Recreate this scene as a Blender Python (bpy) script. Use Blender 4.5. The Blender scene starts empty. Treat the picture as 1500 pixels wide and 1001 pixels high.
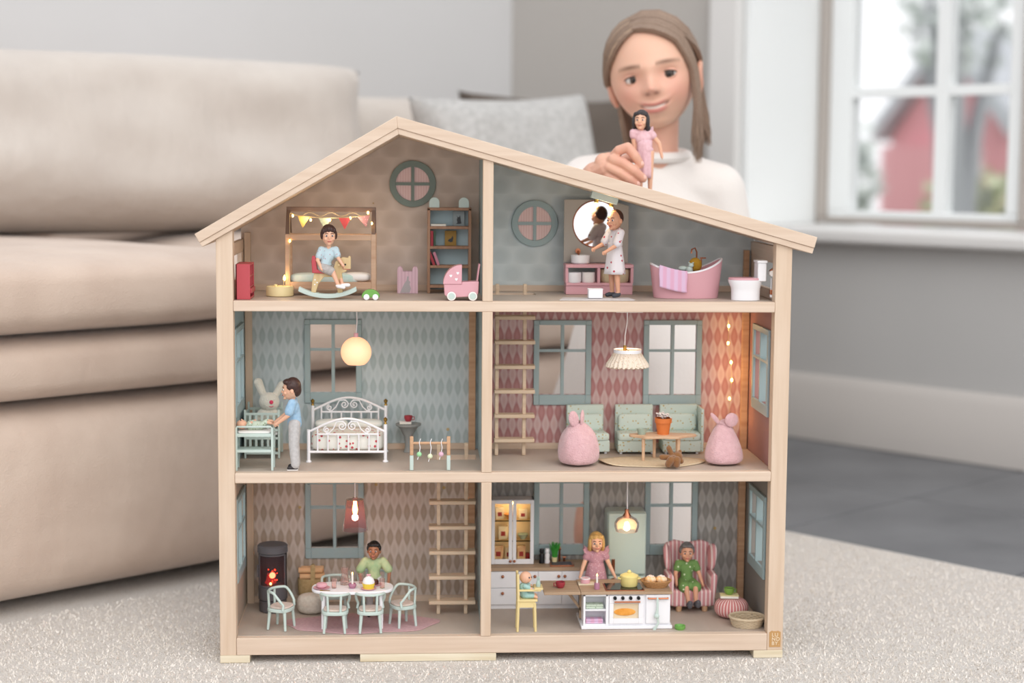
import bpy, math, random
import numpy as np
from mathutils import Vector, Matrix, Euler
random.seed(7); RNG = np.random.default_rng(5)
SC = bpy.context.scene; COL = SC.collection
# ---------------------------------------------------------------- camera
CAM = np.array([0.22416, -1.92311, 0.58062]); YAW, TILT, ROLL, FPX = 0.05965, 0.10438, 0.00756, 2449.79
FW = np.array([math.sin(YAW)*math.cos(TILT), math.cos(YAW)*math.cos(TILT), -math.sin(TILT)])
_r = np.array([math.cos(YAW), -math.sin(YAW), 0]); _u = np.cross(_r, FW)
RT = _r*math.cos(ROLL)+_u*math.sin(ROLL); UP = -_r*math.sin(ROLL)+_u*math.cos(ROLL)
cam = bpy.data.cameras.new('camera'); camo = bpy.data.objects.new('camera', cam); COL.objects.link(camo)
camo.matrix_world = Matrix(((RT[0], UP[0], -FW[0], CAM[0]), (RT[1], UP[1], -FW[1], CAM[1]), (RT[2], UP[2], -FW[2], CAM[2]), (0, 0, 0, 1)))
cam.sensor_width = 36; cam.lens = FPX/1500*36; cam.clip_start = .05; cam.clip_end = 200
cam.dof.use_dof = True; cam.dof.focus_distance = 1.95; cam.dof.aperture_fstop = 3.0
SC.camera = camo
# ---------------------------------------------------------------- light
SC.view_settings.view_transform = 'Standard'; SC.view_settings.look = 'None'; SC.view_settings.gamma = 1
SC.view_settings.use_curve_mapping = False; SC.view_settings.exposure = 0.62
wd = bpy.data.worlds.new('overcast'); SC.world = wd; wd.use_nodes = True
bg = wd.node_tree.nodes['Background']; bg.inputs[0].default_value = (.97, .975, 1, 1); bg.inputs[1].default_value = 0.85
sun = bpy.data.lights.new('sun', 'SUN'); sun.energy = 0.75; sun.angle = math.radians(50); sun.color = (1, .96, .9)
suno = bpy.data.objects.new('sun', sun); COL.objects.link(suno); suno.rotation_euler = (math.radians(52), 0, math.radians(20))
# ---------------------------------------------------------------- projection helpers (pixel of the photo -> point at a known depth or height)
def ray(x, y): return FW+RT*(x-750)/FPX+UP*(500.5-y)/FPX
def on_y(x, y, Y): v = ray(x, y); return CAM+v*((Y-CAM[1])/v[1])
def on_z(x, y, z): v = ray(x, y); return CAM+v*((z-CAM[2])/v[2])
def pix(P): v = np.array(P)-CAM; d = v@FW; return 750+FPX*(v@RT)/d, 500.5-FPX*(v@UP)/d
def mpp(P): return ((np.array(P)-CAM)@FW)/FPX
def x_at(px, Y, z):
    P = np.array([.33, Y, z])
    for _ in range(3): P = on_y(px, pix(P)[1], Y)*[1, 1, 0]+[0, 0, z]
    return P
# ---------------------------------------------------------------- materials
def lin(h):
    c = [int(h[i:i+2], 16)/255 for i in (0, 2, 4)]
    return tuple(v/12.92 if v <= .04045 else ((v+.055)/1.055)**2.4 for v in c)+(1,)
MATS = {}
class N:
    def __init__(s, m): s.t = m.node_tree; s.n = s.t.nodes; s.l = s.t.links; s.b = s.n['Principled BSDF']
    def add(s, k, **kw):
        o = s.n.new(k)
        for a, v in kw.items(): setattr(o, a, v)
        return o
    def math(s, op, a, b=None):
        o = s.n.new('ShaderNodeMath'); o.operation = op
        for i, v in enumerate((a, b)):
            if v is None: continue
            if isinstance(v, (int, float)): o.inputs[i].default_value = v
            else: s.l.new(v, o.inputs[i])
        return o.outputs[0]
    def mix(s, f, a, b):
        o = s.n.new('ShaderNodeMix'); o.data_type = 'RGBA'
        for i, v in ((0, f), (6, a), (7, b)):
            if isinstance(v, str): o.inputs[i].default_value = lin(v)
            elif isinstance(v, (int, float)): o.inputs[i].default_value = v
            else: s.l.new(v, o.inputs[i])
        return o.outputs[2]
    def coord(s, scale=(1, 1, 1), rot=(0, 0, 0)):
        c = s.n.new('ShaderNodeTexCoord'); m = s.n.new('ShaderNodeMapping'); m.inputs['Scale'].default_value = scale; m.inputs['Rotation'].default_value = rot
        s.l.new(c.outputs['Object'], m.inputs[0]); return m.outputs[0]
    def noise(s, vec, sc, det=3): o = s.n.new('ShaderNodeTexNoise'); o.inputs['Scale'].default_value = sc; o.inputs['Detail'].default_value = det; s.l.new(vec, o.inputs['Vector']); return o.outputs['Fac']
    def vor(s, vec, sc, feat='F1'): o = s.n.new('ShaderNodeTexVoronoi'); o.feature = feat; o.inputs['Scale'].default_value = sc; s.l.new(vec, o.inputs['Vector']); return o
    def ramp(s, f, a, b): o = s.n.new('ShaderNodeMapRange'); o.inputs[1].default_value = a; o.inputs[2].default_value = b; s.l.new(f, o.inputs[0]); return o.outputs[0]
    def bump(s, h, strength=.3, dist=.001):
        o = s.n.new('ShaderNodeBump'); o.inputs['Strength'].default_value = strength; o.inputs['Distance'].default_value = dist; s.l.new(h, o.inputs['Height']); s.l.new(o.outputs[0], s.b.inputs['Normal'])
    def col(s, c): s.l.new(c, s.b.inputs['Base Color'])
    def xyz(s, vec): o = s.n.new('ShaderNodeSeparateXYZ'); s.l.new(vec, o.inputs[0]); return o.outputs
def mat(name, hexc='cccccc', rough=.5, metal=0, emit=None, es=0, trans=0, ior=1.45, var=None, bmp=None, sheen=0, alpha=1, sss=0, coat=0):
    m = bpy.data.materials.new(name); m.use_nodes = True; n = N(m); b = n.b
    b.inputs['Base Color'].default_value = lin(hexc); b.inputs['Roughness'].default_value = rough; b.inputs['Metallic'].default_value = metal
    b.inputs['Transmission Weight'].default_value = trans; b.inputs['IOR'].default_value = ior; b.inputs['Alpha'].default_value = alpha
    b.inputs['Sheen Weight'].default_value = sheen; b.inputs['Coat Weight'].default_value = coat
    if sss: b.inputs['Subsurface Weight'].default_value = sss; b.inputs['Subsurface Scale'].default_value = .003
    if emit: b.inputs['Emission Color'].default_value = lin(emit); b.inputs['Emission Strength'].default_value = es
    if var:  # (other colour, scale, (sx,sy,sz))
        v = n.coord(var[2] if len(var) > 2 else (1, 1, 1)); f = n.ramp(n.noise(v, var[1], 4), .3, .7); n.col(n.mix(f, hexc, var[0]))
    if bmp:  # (scale, strength, dist)
        n.bump(n.noise(n.coord(), bmp[0], 3), bmp[1], bmp[2])
    MATS[name] = m; return m
def wood(name, a, b, axis, dark=None):
    sc = [60, 60, 60]; sc[axis] = 3.0
    m = mat(name, a, .55); n = N(m); v = n.coord(tuple(sc)); f = n.ramp(n.noise(v, 3.2, 5), .32, .72); c = n.mix(f, a, b)
    v2 = n.coord(tuple(q*.3 for q in sc)); f2 = n.ramp(n.noise(v2, 2.0, 2), .45, .8); c = n.mix(n.math('MULTIPLY', f2, .5), c, dark or b); n.col(c)
    n.bump(n.noise(v, 6, 4), .15, .0003); return m
def wallpaper(name, base, dark, px=.0106, pz=.032, star='b9963f', light=None, bias=0):
    m = mat(name, base, .75); n = N(m); x, y, z = n.xyz(n.coord())
    f = n.math('ADD', n.math('COSINE', n.math('MULTIPLY', x, 2*math.pi/px)), n.math('COSINE', n.math('MULTIPLY', z, 2*math.pi/pz)))
    c = n.mix(n.ramp(f, bias-.5, bias+.5), dark, light or base); c = n.mix(n.math('MULTIPLY', n.ramp(n.math('ABSOLUTE', f), .7, 1.8), .5), c, base)
    w = n.vor(n.coord((1, .0, 1)), 26); g = n.math('LESS_THAN', w.outputs['Distance'], .055); n.col(n.mix(n.math('MULTIPLY', g, .7), c, star)); return m
def scallop(name, base, dark, r=.0175):
    m = mat(name, base, .8); n = N(m); x, y, z = n.xyz(n.coord())
    row = n.math('FLOOR', n.math('DIVIDE', z, r*1.25)); sh = n.math('MULTIPLY', n.math('MODULO', row, 2), .5)
    fx = n.math('SUBTRACT', n.math('FRACT', n.math('ADD', n.math('DIVIDE', x, r*1.9), sh)), .5); fz = n.math('SUBTRACT', n.math('FRACT', n.math('DIVIDE', z, r*1.25)), .4)
    d = n.math('SQRT', n.math('ADD', n.math('POWER', fx, 2), n.math('MULTIPLY', n.math('POWER', fz, 2), .55)))
    c = n.mix(n.ramp(d, .2, .5), dark, base); c = n.mix(n.math('MULTIPLY', n.ramp(n.noise(n.coord(), 40, 2), .45, .75), .5), c, dark)
    w = n.vor(n.coord((1, 0, 1)), 24); g = n.math('LESS_THAN', w.outputs['Distance'], .06); n.col(n.mix(n.math('MULTIPLY', g, .6), c, 'a8853f')); return m
def stripes(name, a, b, period, axis=0, sharp=.15, duty=0., rough=.8):
    m = mat(name, a, rough); n = N(m); q = n.xyz(n.coord())[axis]
    f = n.math('SINE', n.math('MULTIPLY', q, 2*math.pi/period)); n.col(n.mix(n.ramp(f, duty-sharp, duty+sharp), a, b)); return m
def dots(name, base, dot, scale, size=.2, rough=.85, flat=(1, 1, 1), bmp=None):
    m = mat(name, base, rough, bmp=bmp); n = N(m); w = n.vor(n.coord(flat), scale); g = n.math('LESS_THAN', w.outputs['Distance'], size); n.col(n.mix(g, base, dot)); return m
# ---------------------------------------------------------------- mesh building
class B:
    """collects shapes; every coordinate is multiplied by s"""
    def __init__(s, sc=1.0): s.v = []; s.f = []; s.s = sc; s.M = None
    def addv(s, vs):
        b = len(s.v)
        if s.M is not None: vs = [tuple(s.M @ Vector(p)) for p in vs]
        s.v.extend((p[0]*s.s, p[1]*s.s, p[2]*s.s) for p in vs); return b
    def at(s, loc=(0, 0, 0), rot=(0, 0, 0)): s.M = Matrix.Translation(loc) @ Euler(rot).to_matrix().to_4x4(); return s
    def off(s): s.M = None; return s
    def box(s, x0, x1, y0, y1, z0, z1):
        b = s.addv([(x, y, z) for z in (z0, z1) for y in (y0, y1) for x in (x0, x1)])
        s.f += [tuple(b+i for i in q) for q in ((0, 2, 3, 1), (4, 5, 7, 6), (0, 1, 5, 4), (2, 6, 7, 3), (0, 4, 6, 2), (1, 3, 7, 5))]; return s
    def prism(s, poly, c0, c1, axis='y'):
        if axis == 'y': mk = lambda a, b_, c: (a, c, b_)
        elif axis == 'z': mk = lambda a, b_, c: (a, b_, c)
        else: mk = lambda a, b_, c: (c, a, b_)
        n = len(poly); b = s.addv([mk(a, q, c0) for a, q in poly]+[mk(a, q, c1) for a, q in poly])
        ar = sum(poly[i][0]*poly[(i+1) % n][1]-poly[(i+1) % n][0]*poly[i][1] for i in range(n))
        fl = (ar > 0) ^ (axis == 'y')
        fs = [tuple(range(b, b+n))[::-1], tuple(range(b+n, b+2*n))]+[(b+i, b+(i+1) % n, b+n+(i+1) % n, b+n+i) for i in range(n)]
        s.f += fs if fl else [q[::-1] for q in fs]; return s
    def rings(s, rs, closed=False, cap=True):
        n = len(rs[0]); b = s.addv([p for r in rs for p in r]); m = len(rs)
        for i in range(m if closed else m-1):
            a, c = b+i*n, b+((i+1) % m)*n
            s.f += [(a+j, a+(j+1) % n, c+(j+1) % n, c+j) for j in range(n)]
        if cap and not closed: s.f += [tuple(range(b, b+n))[::-1], tuple(range(b+(m-1)*n, b+m*n))]
        return s
    def tube(s, pts, r, n=8, closed=False, flat=1.0):
        P = [Vector(p) for p in pts]; m = len(P); R = r if hasattr(r, '__len__') else [r]*m; rs = []; up = None
        for i in range(m):
            if closed: t = P[(i+1) % m]-P[i-1]
            else: t = P[min(i+1, m-1)]-P[max(i-1, 0)]
            t.normalize()
            if up is None: up = Vector((0, 0, 1)) if abs(t.z) < .9 else Vector((0, 1, 0))
            a = t.cross(up); a.normalize(); bb = a.cross(t); up = bb
            rs.append([tuple(P[i]+(a*math.cos(q)+bb*math.sin(q)*flat)*R[i]) for q in [2*math.pi*j/n for j in range(n)]])
        return s.rings(rs, closed)
    def cyl(s, p0, p1, r0, r1=None, n=14): return s.tube([p0, p1], [r0, r0 if r1 is None else r1], n)
    def lathe(s, prof, c=(0, 0, 0), n=28, sx=1, sy=1, closed=False, fn=None):
        rs = []
        for k, (r, z) in enumerate(prof):
            ring = []
            for j in range(n):
                q = 2*math.pi*j/n; rr = r*(fn(q, k) if fn else 1)
                ring.append((c[0]+rr*sx*math.cos(q), c[1]+rr*sy*math.sin(q), c[2]+z))
            rs.append(ring)
        return s.rings(rs, closed)
    def sph(s, c, r, nu=16, nv=10, e=1.0, e2=None):
        if not hasattr(r, '__len__'): r = (r, r, r)
        e2 = e if e2 is None else e2
        pw = lambda v, q: math.copysign(abs(v)**q, v); rs = []
        for i in range(nv+1):
            th = -math.pi/2+math.pi*i/nv*.9999+.0001
            rs.append([(c[0]+r[0]*pw(math.cos(th), e2)*pw(math.cos(q), e), c[1]+r[1]*pw(math.cos(th), e2)*pw(math.sin(q), e), c[2]+r[2]*pw(math.sin(th), e2)) for q in [2*math.pi*j/nu for j in range(nu)]])
        return s.rings(rs)
    def grid(s, fn, nu, nv):
        b = s.addv([fn(i/nu, j/nv) for j in range(nv+1) for i in range(nu+1)])
        s.f += [(b+j*(nu+1)+i, b+j*(nu+1)+i+1, b+(j+1)*(nu+1)+i+1, b+(j+1)*(nu+1)+i) for j in range(nv) for i in range(nu)]; return s
    def holed(s, a0, a1, b0, b1, c0, c1, holes, axis='y'):
        A = sorted({a0, a1, *[h[0] for h in holes], *[h[1] for h in holes]}); Bq = sorted({b0, b1, *[h[2] for h in holes], *[h[3] for h in holes]})
        for i in range(len(A)-1):
            for j in range(len(Bq)-1):
                ca, cb = (A[i]+A[i+1])/2, (Bq[j]+Bq[j+1])/2
                if any(h[0] < ca < h[1] and h[2] < cb < h[3] for h in holes): continue
                if axis == 'y': s.box(A[i], A[i+1], c0, c1, Bq[j], Bq[j+1])
                elif axis == 'x': s.box(c0, c1, A[i], A[i+1], Bq[j], Bq[j+1])
                else: s.box(A[i], A[i+1], Bq[j], Bq[j+1], c0, c1)
        return s
def obj(name, b, m, parent=None, smooth=True, bevel=0, solid=0, sub=0, seg=2, weld=False):
    me = bpy.data.meshes.new(name); me.from_pydata(b.v, [], b.f); me.validate()
    mm = MATS[m] if isinstance(m, str) else m; me.materials.append(mm)
    if smooth: me.shade_smooth(); me.set_sharp_from_angle(angle=math.radians(38))
    o = bpy.data.objects.new(name, me); COL.objects.link(o); o.parent = parent
    if weld: q = o.modifiers.new('weld', 'WELD'); q.merge_threshold = 1e-5
    if solid: q = o.modifiers.new('solid', 'SOLIDIFY'); q.thickness = solid; q.offset = 0
    if bevel: q = o.modifiers.new('bevel', 'BEVEL'); q.width = bevel; q.segments = seg; q.limit_method = 'ANGLE'; q.angle_limit = math.radians(40)
    if sub: q = o.modifiers.new('sub', 'SUBSURF'); q.levels = sub; q.render_levels = sub
    return o
def tag(o, label, cat, group=None):
    o['label'] = label; o['category'] = cat
    if group: o['group'] = group
    return o
def struct(o): o['kind'] = 'structure'; return o
class Thing:
    """an Empty at the thing's base; local units are photo pixels at that distance (s metres each)"""
    def __init__(s, name, label, cat, px=None, Y=None, z=0, loc=None, rot=0, group=None, sc=None, py=None):
        if loc is None: loc = on_z(px, py, z) if py is not None else x_at(px, Y, z)
        s.loc = Vector([float(q) for q in loc])+Vector((0, 0, .0003 if (px is not None and z > .02) else 0)); s.s = sc or float(mpp(loc)); s.rot = rot
        s.root = bpy.data.objects.new(name, None); COL.objects.link(s.root); s.root.location = s.loc; s.root.rotation_euler = (0, 0, math.radians(rot)); s.root.empty_display_size = .01
        tag(s.root, label, cat, group)
    def b(s): return B(s.s)
    def part(s, name, b, m, parent=None, bevel=0, **k): return obj(name, b, m, parent or s.root, bevel=bevel*s.s, **k)
    def w(s, x, y, z): c, d = math.cos(math.radians(s.rot)), math.sin(math.radians(s.rot)); return s.loc+Vector((x*c-y*d, x*d+y*c, z))*s.s
def copy_tree(o, parent=None):
    c = o.copy(); COL.objects.link(c); c.parent = parent
    for ch in list(o.children): copy_tree(ch, c)
    return c
def blob(T, name, prims, m, voxel=.7, parent=None, smooth=4, fac=.5):
    """union of capsules ('c',p0,p1,r0,r1) and ellipsoids ('e',c,r[,rot]) fused into one skin"""
    b = T.b()
    for q in prims:
        if q[0] == 'c':
            p0, p1 = Vector(q[1]), Vector(q[2]); r0, r1 = q[3], q[4]; d = p1-p0; L = max(d.length, 1e-4); d.normalize()
            pts, rr = [], []
            for k in range(5): a = math.pi/2*k/5; pts.append(p0-d*r0*math.cos(a)); rr.append(max(r0*math.sin(a), .02*r0))
            for k in range(0, 7): pts.append(p0.lerp(p1, k/6)); rr.append(r0+(r1-r0)*k/6)
            for k in range(4, -1, -1): a = math.pi/2*k/5; pts.append(p1+d*r1*math.cos(a)); rr.append(max(r1*math.sin(a), .02*r1))
            b.tube(pts, rr, 12)
        else:
            if len(q) > 3: b.at(q[1], q[3]); b.sph((0, 0, 0), q[2], 16, 12); b.off()
            else: b.sph(q[1], q[2], 16, 12)
    o = obj(name, b, m, parent or T.root)
    r = o.modifiers.new('fuse', 'REMESH'); r.mode = 'VOXEL'; r.voxel_size = voxel*T.s; r.use_smooth_shade = True
    if smooth: q = o.modifiers.new('soft', 'SMOOTH'); q.factor = fac; q.iterations = smooth
    return o
def light(name, loc, energy, color=(1, .72, .42), r=.004, parent=None):
    l = bpy.data.lights.new(name, 'POINT'); l.energy = energy; l.color = color; l.shadow_soft_size = r
    o = bpy.data.objects.new(name, l); COL.objects.link(o); o.parent = parent; o.location = loc; return o
# ---------------------------------------------------------------- shared materials
wood('wood_x', 'dcc8b5', 'd0b9a4', 0, 'c9af97'); wood('wood_z', 'dac5b0', 'cfb79f', 2, 'c6aa90'); wood('wood_y', 'dccab8', 'cfb9a6', 1)
wood('plywood', 'e6dcc6', 'd3c4a6', 0); wood('ladder_wood', 'dcc6ad', 'cdb397', 0); wood('tan_wood', 'd0a987', 'b98f6d', 0); wood('bed_wood', 'c8a98f', 'b59277', 0); wood('worktop', 'b79d83', 'a1866c', 0)
mat('white', 'eeeef2', .35); mat('white_matte', 'ece9e6', .7); mat('mint', 'c1d1cb', .45); mat('teal_frame', '9fb2b4', .5); mat('grey_frame', '7d8c85', .55)
mat('copper', 'b8785a', .28, 1); mat('brass', 'a88848', .3, 1); mat('black', '15161a', .3); mat('dark_grey', '56545a', .6); mat('red', 'b84a52', .4)
mat('pink', 'd6a2ab', .45); mat('green', '6fa650', .4); mat('cream', 'ead9a6', .5); mat('glass', 'ffffff', .05, trans=1, ior=1.2)
mat('led', 'ffd27a', .4, emit='ffc25a', es=14); mat('skin', 'e3b397', .5, sss=.15); mat('skin_deep', 'a36f52', .5, sss=.1); mat('wire', 'c9b58a', .4)
mat('eye_white', 'f5f3f0', .3); mat('eye_dark', '3a3f52', .3); mat('lip', 'b8605c', .5); mat('brow', '4a332a', .7)
# ================================================================ the room (frame: x along the sofa wall, y towards that wall)
S0 = Vector((-.29587, .17551, 0)); RA = math.atan2(.653, .757)
def room(o): o.location = S0; o.rotation_euler = (0, 0, RA); return o
mat('wall_paint', 'd2d2d3', .8, var=('cccccc', 1.5)); mat('wall_beige', 'b9b5b0', .8); mat('wall_grey', 'c0bfbd', .8, var=('b9b8b6', 2)); mat('trim_white', 'dedddb', .45); mat('base_paint', 'c8c3be', .5); mat('window_white', 'f0f3f3', .4); mat('window_grey', 'b4aca5', .6)
mat('tile_grey', '77787b', .5, var=('646568', 6), bmp=(40, .2, .002)); mat('grout', '46474a', .9)

for nm_, c1_, c2_ in (('sofa_linen', 'd0bdae', 'c0ab9c'), ('sofa_linen_pale', 'cbc3bb', 'bfb6ae')):
    n = N(mat(nm_, c1_, .9, var=(c2_, 8), sheen=.3)); v_ = n.coord(); n.bump(n.math('ADD', n.math('MULTIPLY', n.noise(v_, 520, 2), .09), n.math('ADD', n.noise(v_, 7, 3), n.math('MULTIPLY', n.noise(n.coord((1, 1, .4), (0, .6, 0)), 22, 2), .5))), .7, .012)
mat('brown_linen', '5f564f', .95, bmp=(450, .4, .001))
mat('woven', 'c2c1bf', .95, var=('a9a8a6', 90), bmp=(220, .7, .002))
struct(room(obj('floor', B().box(-3, 5, -3.5, 2.3, -.03, -.006), 'grout')))
fl = bpy.data.objects['floor']; T4 = .42
tile0 = None
for i in range(0, 5):
    for j in range(-5, 3):
        if tile0 is None:
            tile0 = obj('tile', B().box(.002, T4-.002, .002, T4-.002, -.008, -.002), 'tile_grey', fl, bevel=.0015); t = tile0
        else: t = tile0.copy(); COL.objects.link(t)
        t.location = (.32+i*T4, j*T4+.1, 0); t.parent = fl
UW = 1.9837; VW = 1.1236; UG = 2.24
struct(room(obj('wall_left', B().box(-3.2, UW+.3, VW, VW+.15, 0, 2.3), 'wall_paint')))
# right wall with a deep window niche (v from -1.05 to .39, z from .43 up to 1.9)
b = B().holed(-2.2, VW, 0, 2.3, UW, UW+.3, [(-1.05, .39, .43, 1.9)], 'x'); wr = struct(room(obj('wall_right', b, 'wall_grey')))
b = B().box(UW-.001, UW+.01, .47, VW, .13, 2.3); obj('wall_paper', b, 'wall_beige', wr)
struct(room(obj('baseboard_right', B().prism([(UW-.018, 0), (UW, 0), (UW, .14), (UW-.006, .14), (UW-.018, .12)], -2.2, VW-.02, 'y'), 'base_paint')))
struct(room(obj('baseboard_left', B().box(-3, UW-.02, VW-.018, VW, 0, .14), 'base_paint', bevel=.004)))
b = B().box(UW-.028, UW-.001, .388, .47, .435, 2.0).box(UW-.02, UW-.001, .395, .44, .0, .435); struct(room(obj('trim_1', b, 'trim_white', bevel=.006)))
b = B().box(UW, UG+.06, .376, .391, .456, 1.9); struct(room(obj('trim_2', b, 'window_white')))
struct(room(obj('trim_3', B().box(UW-.045, UG, -1.05, .385, .425, .455), 'trim_white', bevel=.008)))   # window sill
win = struct(room(obj('window_1', B().holed(-1.04, .375, .456, 1.9, UG, UG+.06, [(-.14, .35, .47, 1.7), (-.98, -.22, .47, 1.7)], 'x'), 'window_grey', bevel=.004)))
for v0, v1 in ((-.14, .35), (-.98, -.22)):
    fr = obj('sash', B().holed(v0, v1, .47, 1.7, UG+.012, UG+.05, [(v0+.035, v1-.06, .486, 1.69)], 'x'), 'window_white', win, bevel=.003)
    w = v1-v0; c = v0+.175 if w < .6 else (v0+v1)/2
    obj('muntin', B().box(UG+.014, UG+.046, c+.006, c+.038, .48, 1.69), 'window_white', fr)
    for zz in (.741, 1.03, 1.32): obj('muntin', B().box(UG+.016, UG+.044, v0+.02, v1-.04, zz, zz+.022), 'window_white', fr)
    obj('pane', B().box(UG+.028, UG+.031, v0+.02, v1-.03, .48, 1.69), 'glass', fr)
# outside
mat('red_paint_hazed', 'd8a0a5', .8, var=('cf949a', 3, (6, 6, .4))); mat('roof_grey', 'b4b8be', .8); mat('foliage', 'b4bcb9', .9, var=('c9cfca', 8)); mat('foliage_yellow', 'c2c2a0', .9, var=('b4bca4', 6)); mat('bark', 'a2a4aa', .9); mat('lawn', '7d8a72', 1, var=('8d947c', 2))  # house and foliage colours paled to include outdoor haze and glare
struct(room(obj('ground_outside', B().box(2.6, 40, -25, 12, -.8, -.75), 'lawn')))
def outside(o, lab, cat, group=None): o.location = S0; o.rotation_euler = (0, 0, RA); return tag(o, lab, cat, group)
h = bpy.data.objects.new('red_house', None); COL.objects.link(h); outside(h, 'red wooden house with grey roof seen through the garden window', 'house')
obj('wall', B().prism([(5.2, -.8), (7.2, -.8), (7.2, .9), (6.55, 1.75), (5.9, .95), (5.2, .9)], 13, 17, 'x'), 'red_paint_hazed', h)
obj('roof', B().prism([(5.85, .88), (6.55, 1.75), (7.3, .85), (7.3, 1.0), (6.55, 1.92), (5.8, 1.05)], 12.8, 17.2, 'x'), 'roof_grey', h)
obj('porch_wall', B().box(12.6, 13, 6.5, 7.05, -.8, .8), 'red_paint_hazed', h)
for v in (5.75, 6.35): q = obj('window', B().box(12.95, 13, v-.14, v+.14, .25, .75), 'window_white', h); obj('pane', B().box(12.93, 12.951, v-.1, v+.1, .3, .7), 'roof_grey', q)
def bush(lab, c, r, m, n=46, seed=1, trunk=True, name='garden_bush', cat='bush'):
    rg = random.Random(seed); t = bpy.data.objects.new(name, None); COL.objects.link(t); outside(t, lab, cat)
    b = B()
    for _ in range(n*14):
        d = Vector((rg.gauss(0, 1), rg.gauss(0, 1), rg.gauss(0, 1))).normalized()*rg.random()**.5
        p = Vector((c[0]+d.x*r[0], c[1]+d.y*r[1], c[2]+d.z*r[2])); a = Vector((rg.gauss(0, 1), rg.gauss(0, 1), rg.gauss(0, 1))).normalized()*.1; q = a.orthogonal().normalized()*.06
        i = b.addv([tuple(p-a), tuple(p+q), tuple(p+a), tuple(p-q)]); b.f.append((i, i+1, i+2, i+3))
    obj('foliage', b, m, t)['kind'] = 'stuff'
    b = B()
    for k in range(9):
        e = (c[0]+rg.uniform(-.8, .8)*r[0], c[1]+rg.uniform(-.8, .8)*r[1], c[2]+rg.uniform(-.2, .9)*r[2]); b.tube([(c[0], c[1], -.8), (c[0]*.6+e[0]*.4, c[1]*.6+e[1]*.4, c[2]*.5), e], [.07, .05, .015], 6)
    obj('branches', b, 'bark', t)
bush('bare grey garden tree outside by the middle window bar', (9, 4.06, 1.6), (.6, .4, .5), 'foliage', 7, 3, name='garden_tree', cat='tree')
bush('bare grey tree outside reaching into the top window panes', (18, 9.6, 2.5), (.9, .8, .6), 'foliage', 7, 4, name='garden_tree', cat='tree')
bush('grey green shrub outside the lower pane beside the red house', (11, 6.35, .55), (.4, .28, .5), 'foliage', 14, 5)
bush('yellow green shrub outside in front of the red house', (11, 5.1, .25), (.5, .4, .35), 'foliage_yellow', 14, 6)
# rug
mat('rug_wool', 'ebe5de', 1, var=('dbd2c9', 260), bmp=(420, 1.0, .006), sheen=.4)
rug = tag(room(obj('wool_rug', B().box(-2.4, 1.19, -3.1, .55, -.0055, -.0004), 'rug_wool', bevel=.003)), 'cream short pile wool rug spread under the dollhouse', 'rug')
# tufts of pile
mat('rug_pile', 'f0ebe4', 1, var=('e0d8cf', 300))
b = B(); rg = random.Random(3)
for k in range(90000):
    x, y = rg.uniform(-.42, 1.15), -.33+1.15*rg.random()**1.2
    if (-.0055 < y < .17 and -.0055 < x < .6705) or (x-.826)*.757+(y-.682)*.653 > -.004 or (x+.296)*-.653+(y-.1755)*.757 > .0: continue
    a = rg.random()*6.28; h_ = rg.uniform(.001, .0036); w_ = .0013
    q = b.addv([(x-math.cos(a)*w_, y-math.sin(a)*w_, -.001), (x+math.cos(a)*w_, y+math.sin(a)*w_, -.001), (x+rg.uniform(-.0025, .0025), y+rg.uniform(-.0025, .0025), h_)]); b.f.append((q, q+1, q+2))
tf = obj('pile', b, 'rug_pile', rug, smooth=False); tf['kind'] = 'stuff'; tf.matrix_parent_inverse = (Matrix.Translation(S0) @ Matrix.Rotation(RA, 4, 'Z')).inverted()
# sofa
def soft(name, c, r, m, parent, e=.35, e2=.45, nu=64, nv=40, wob=.012, seed=1, fn=None):
    b = B(); b.sph((0, 0, 0), r, nu, nv, e, e2); rg = np.random.default_rng(seed); ph = rg.uniform(0, 6.28, 8); out = []
    for x, y, z in b.v:
        k = wob*(math.sin(5*x+ph[0])*math.sin(6*z+ph[1])+.6*math.sin(13*x+9*z+ph[2])*math.sin(7*y+ph[3])+.35*math.sin(29*x-11*z+ph[4])*math.sin(17*z+ph[5]))
        l = math.sqrt(x*x+y*y+z*z)+1e-6; p = (x*(1+k/l), y*(1+k/l), z*(1+k/l))
        if fn: p = fn(*p)
        out.append((p[0]+c[0], p[1]+c[1], p[2]+c[2]))
    b.v = out; return obj(name, b, m, parent)
def pillow_mesh(rx, ry, rz, pu=6, pv=4, ear=.06, wob=.012, seed=1, n=44):
    """a stuffed cushion: square outline with pointed corners, thick in the middle"""
    b = B(); rg = np.random.default_rng(seed); ph = rg.uniform(0, 6.28, 6)
    for sg in (-1, 1):
        def f(u, v):
            u, v = u*2-1, v*2-1; t = ((1-abs(u)**pu)*(1-abs(v)**pv))**.5
            k = wob*(math.sin(4*u+ph[0])*math.sin(3*v+ph[1])+.5*math.sin(11*u+ph[2])*math.sin(7*v+ph[3]))
            return (rx*u*(1-ear*(1-v*v)), sg*ry*t*(1+k*4)+.0, rz*v*(1-ear*(1-u*u))+k*rz*.25*(1-abs(u))*0)
        b.grid(f if sg < 0 else (lambda u, v: f(1-u, v)), n, n)
    return b
so = bpy.data.objects.new('sofa', None); COL.objects.link(so); so.location = S0; so.rotation_euler = (0, 0, RA); tag(so, 'large beige linen sofa with loose cushions behind the dollhouse', 'sofa')
soft('base_cover', (.05, .5, .139), (1.55, .5, .137), 'sofa_linen', so, .16, .3, wob=.006)
soft('lower_cushion', (.05, .5, .315), (1.54, .49, .052), 'sofa_linen', so, .14, .5, wob=.004, seed=2)
soft('seat_cushion', (-.4, .49, .41), (.92, .5, .062), 'sofa_linen', so, .14, .5, wob=.006, seed=3)
soft('seat_cushion', (1.06, .49, .405), (.54, .5, .06), 'sofa_linen', so, .14, .5, wob=.006, seed=4)
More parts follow.
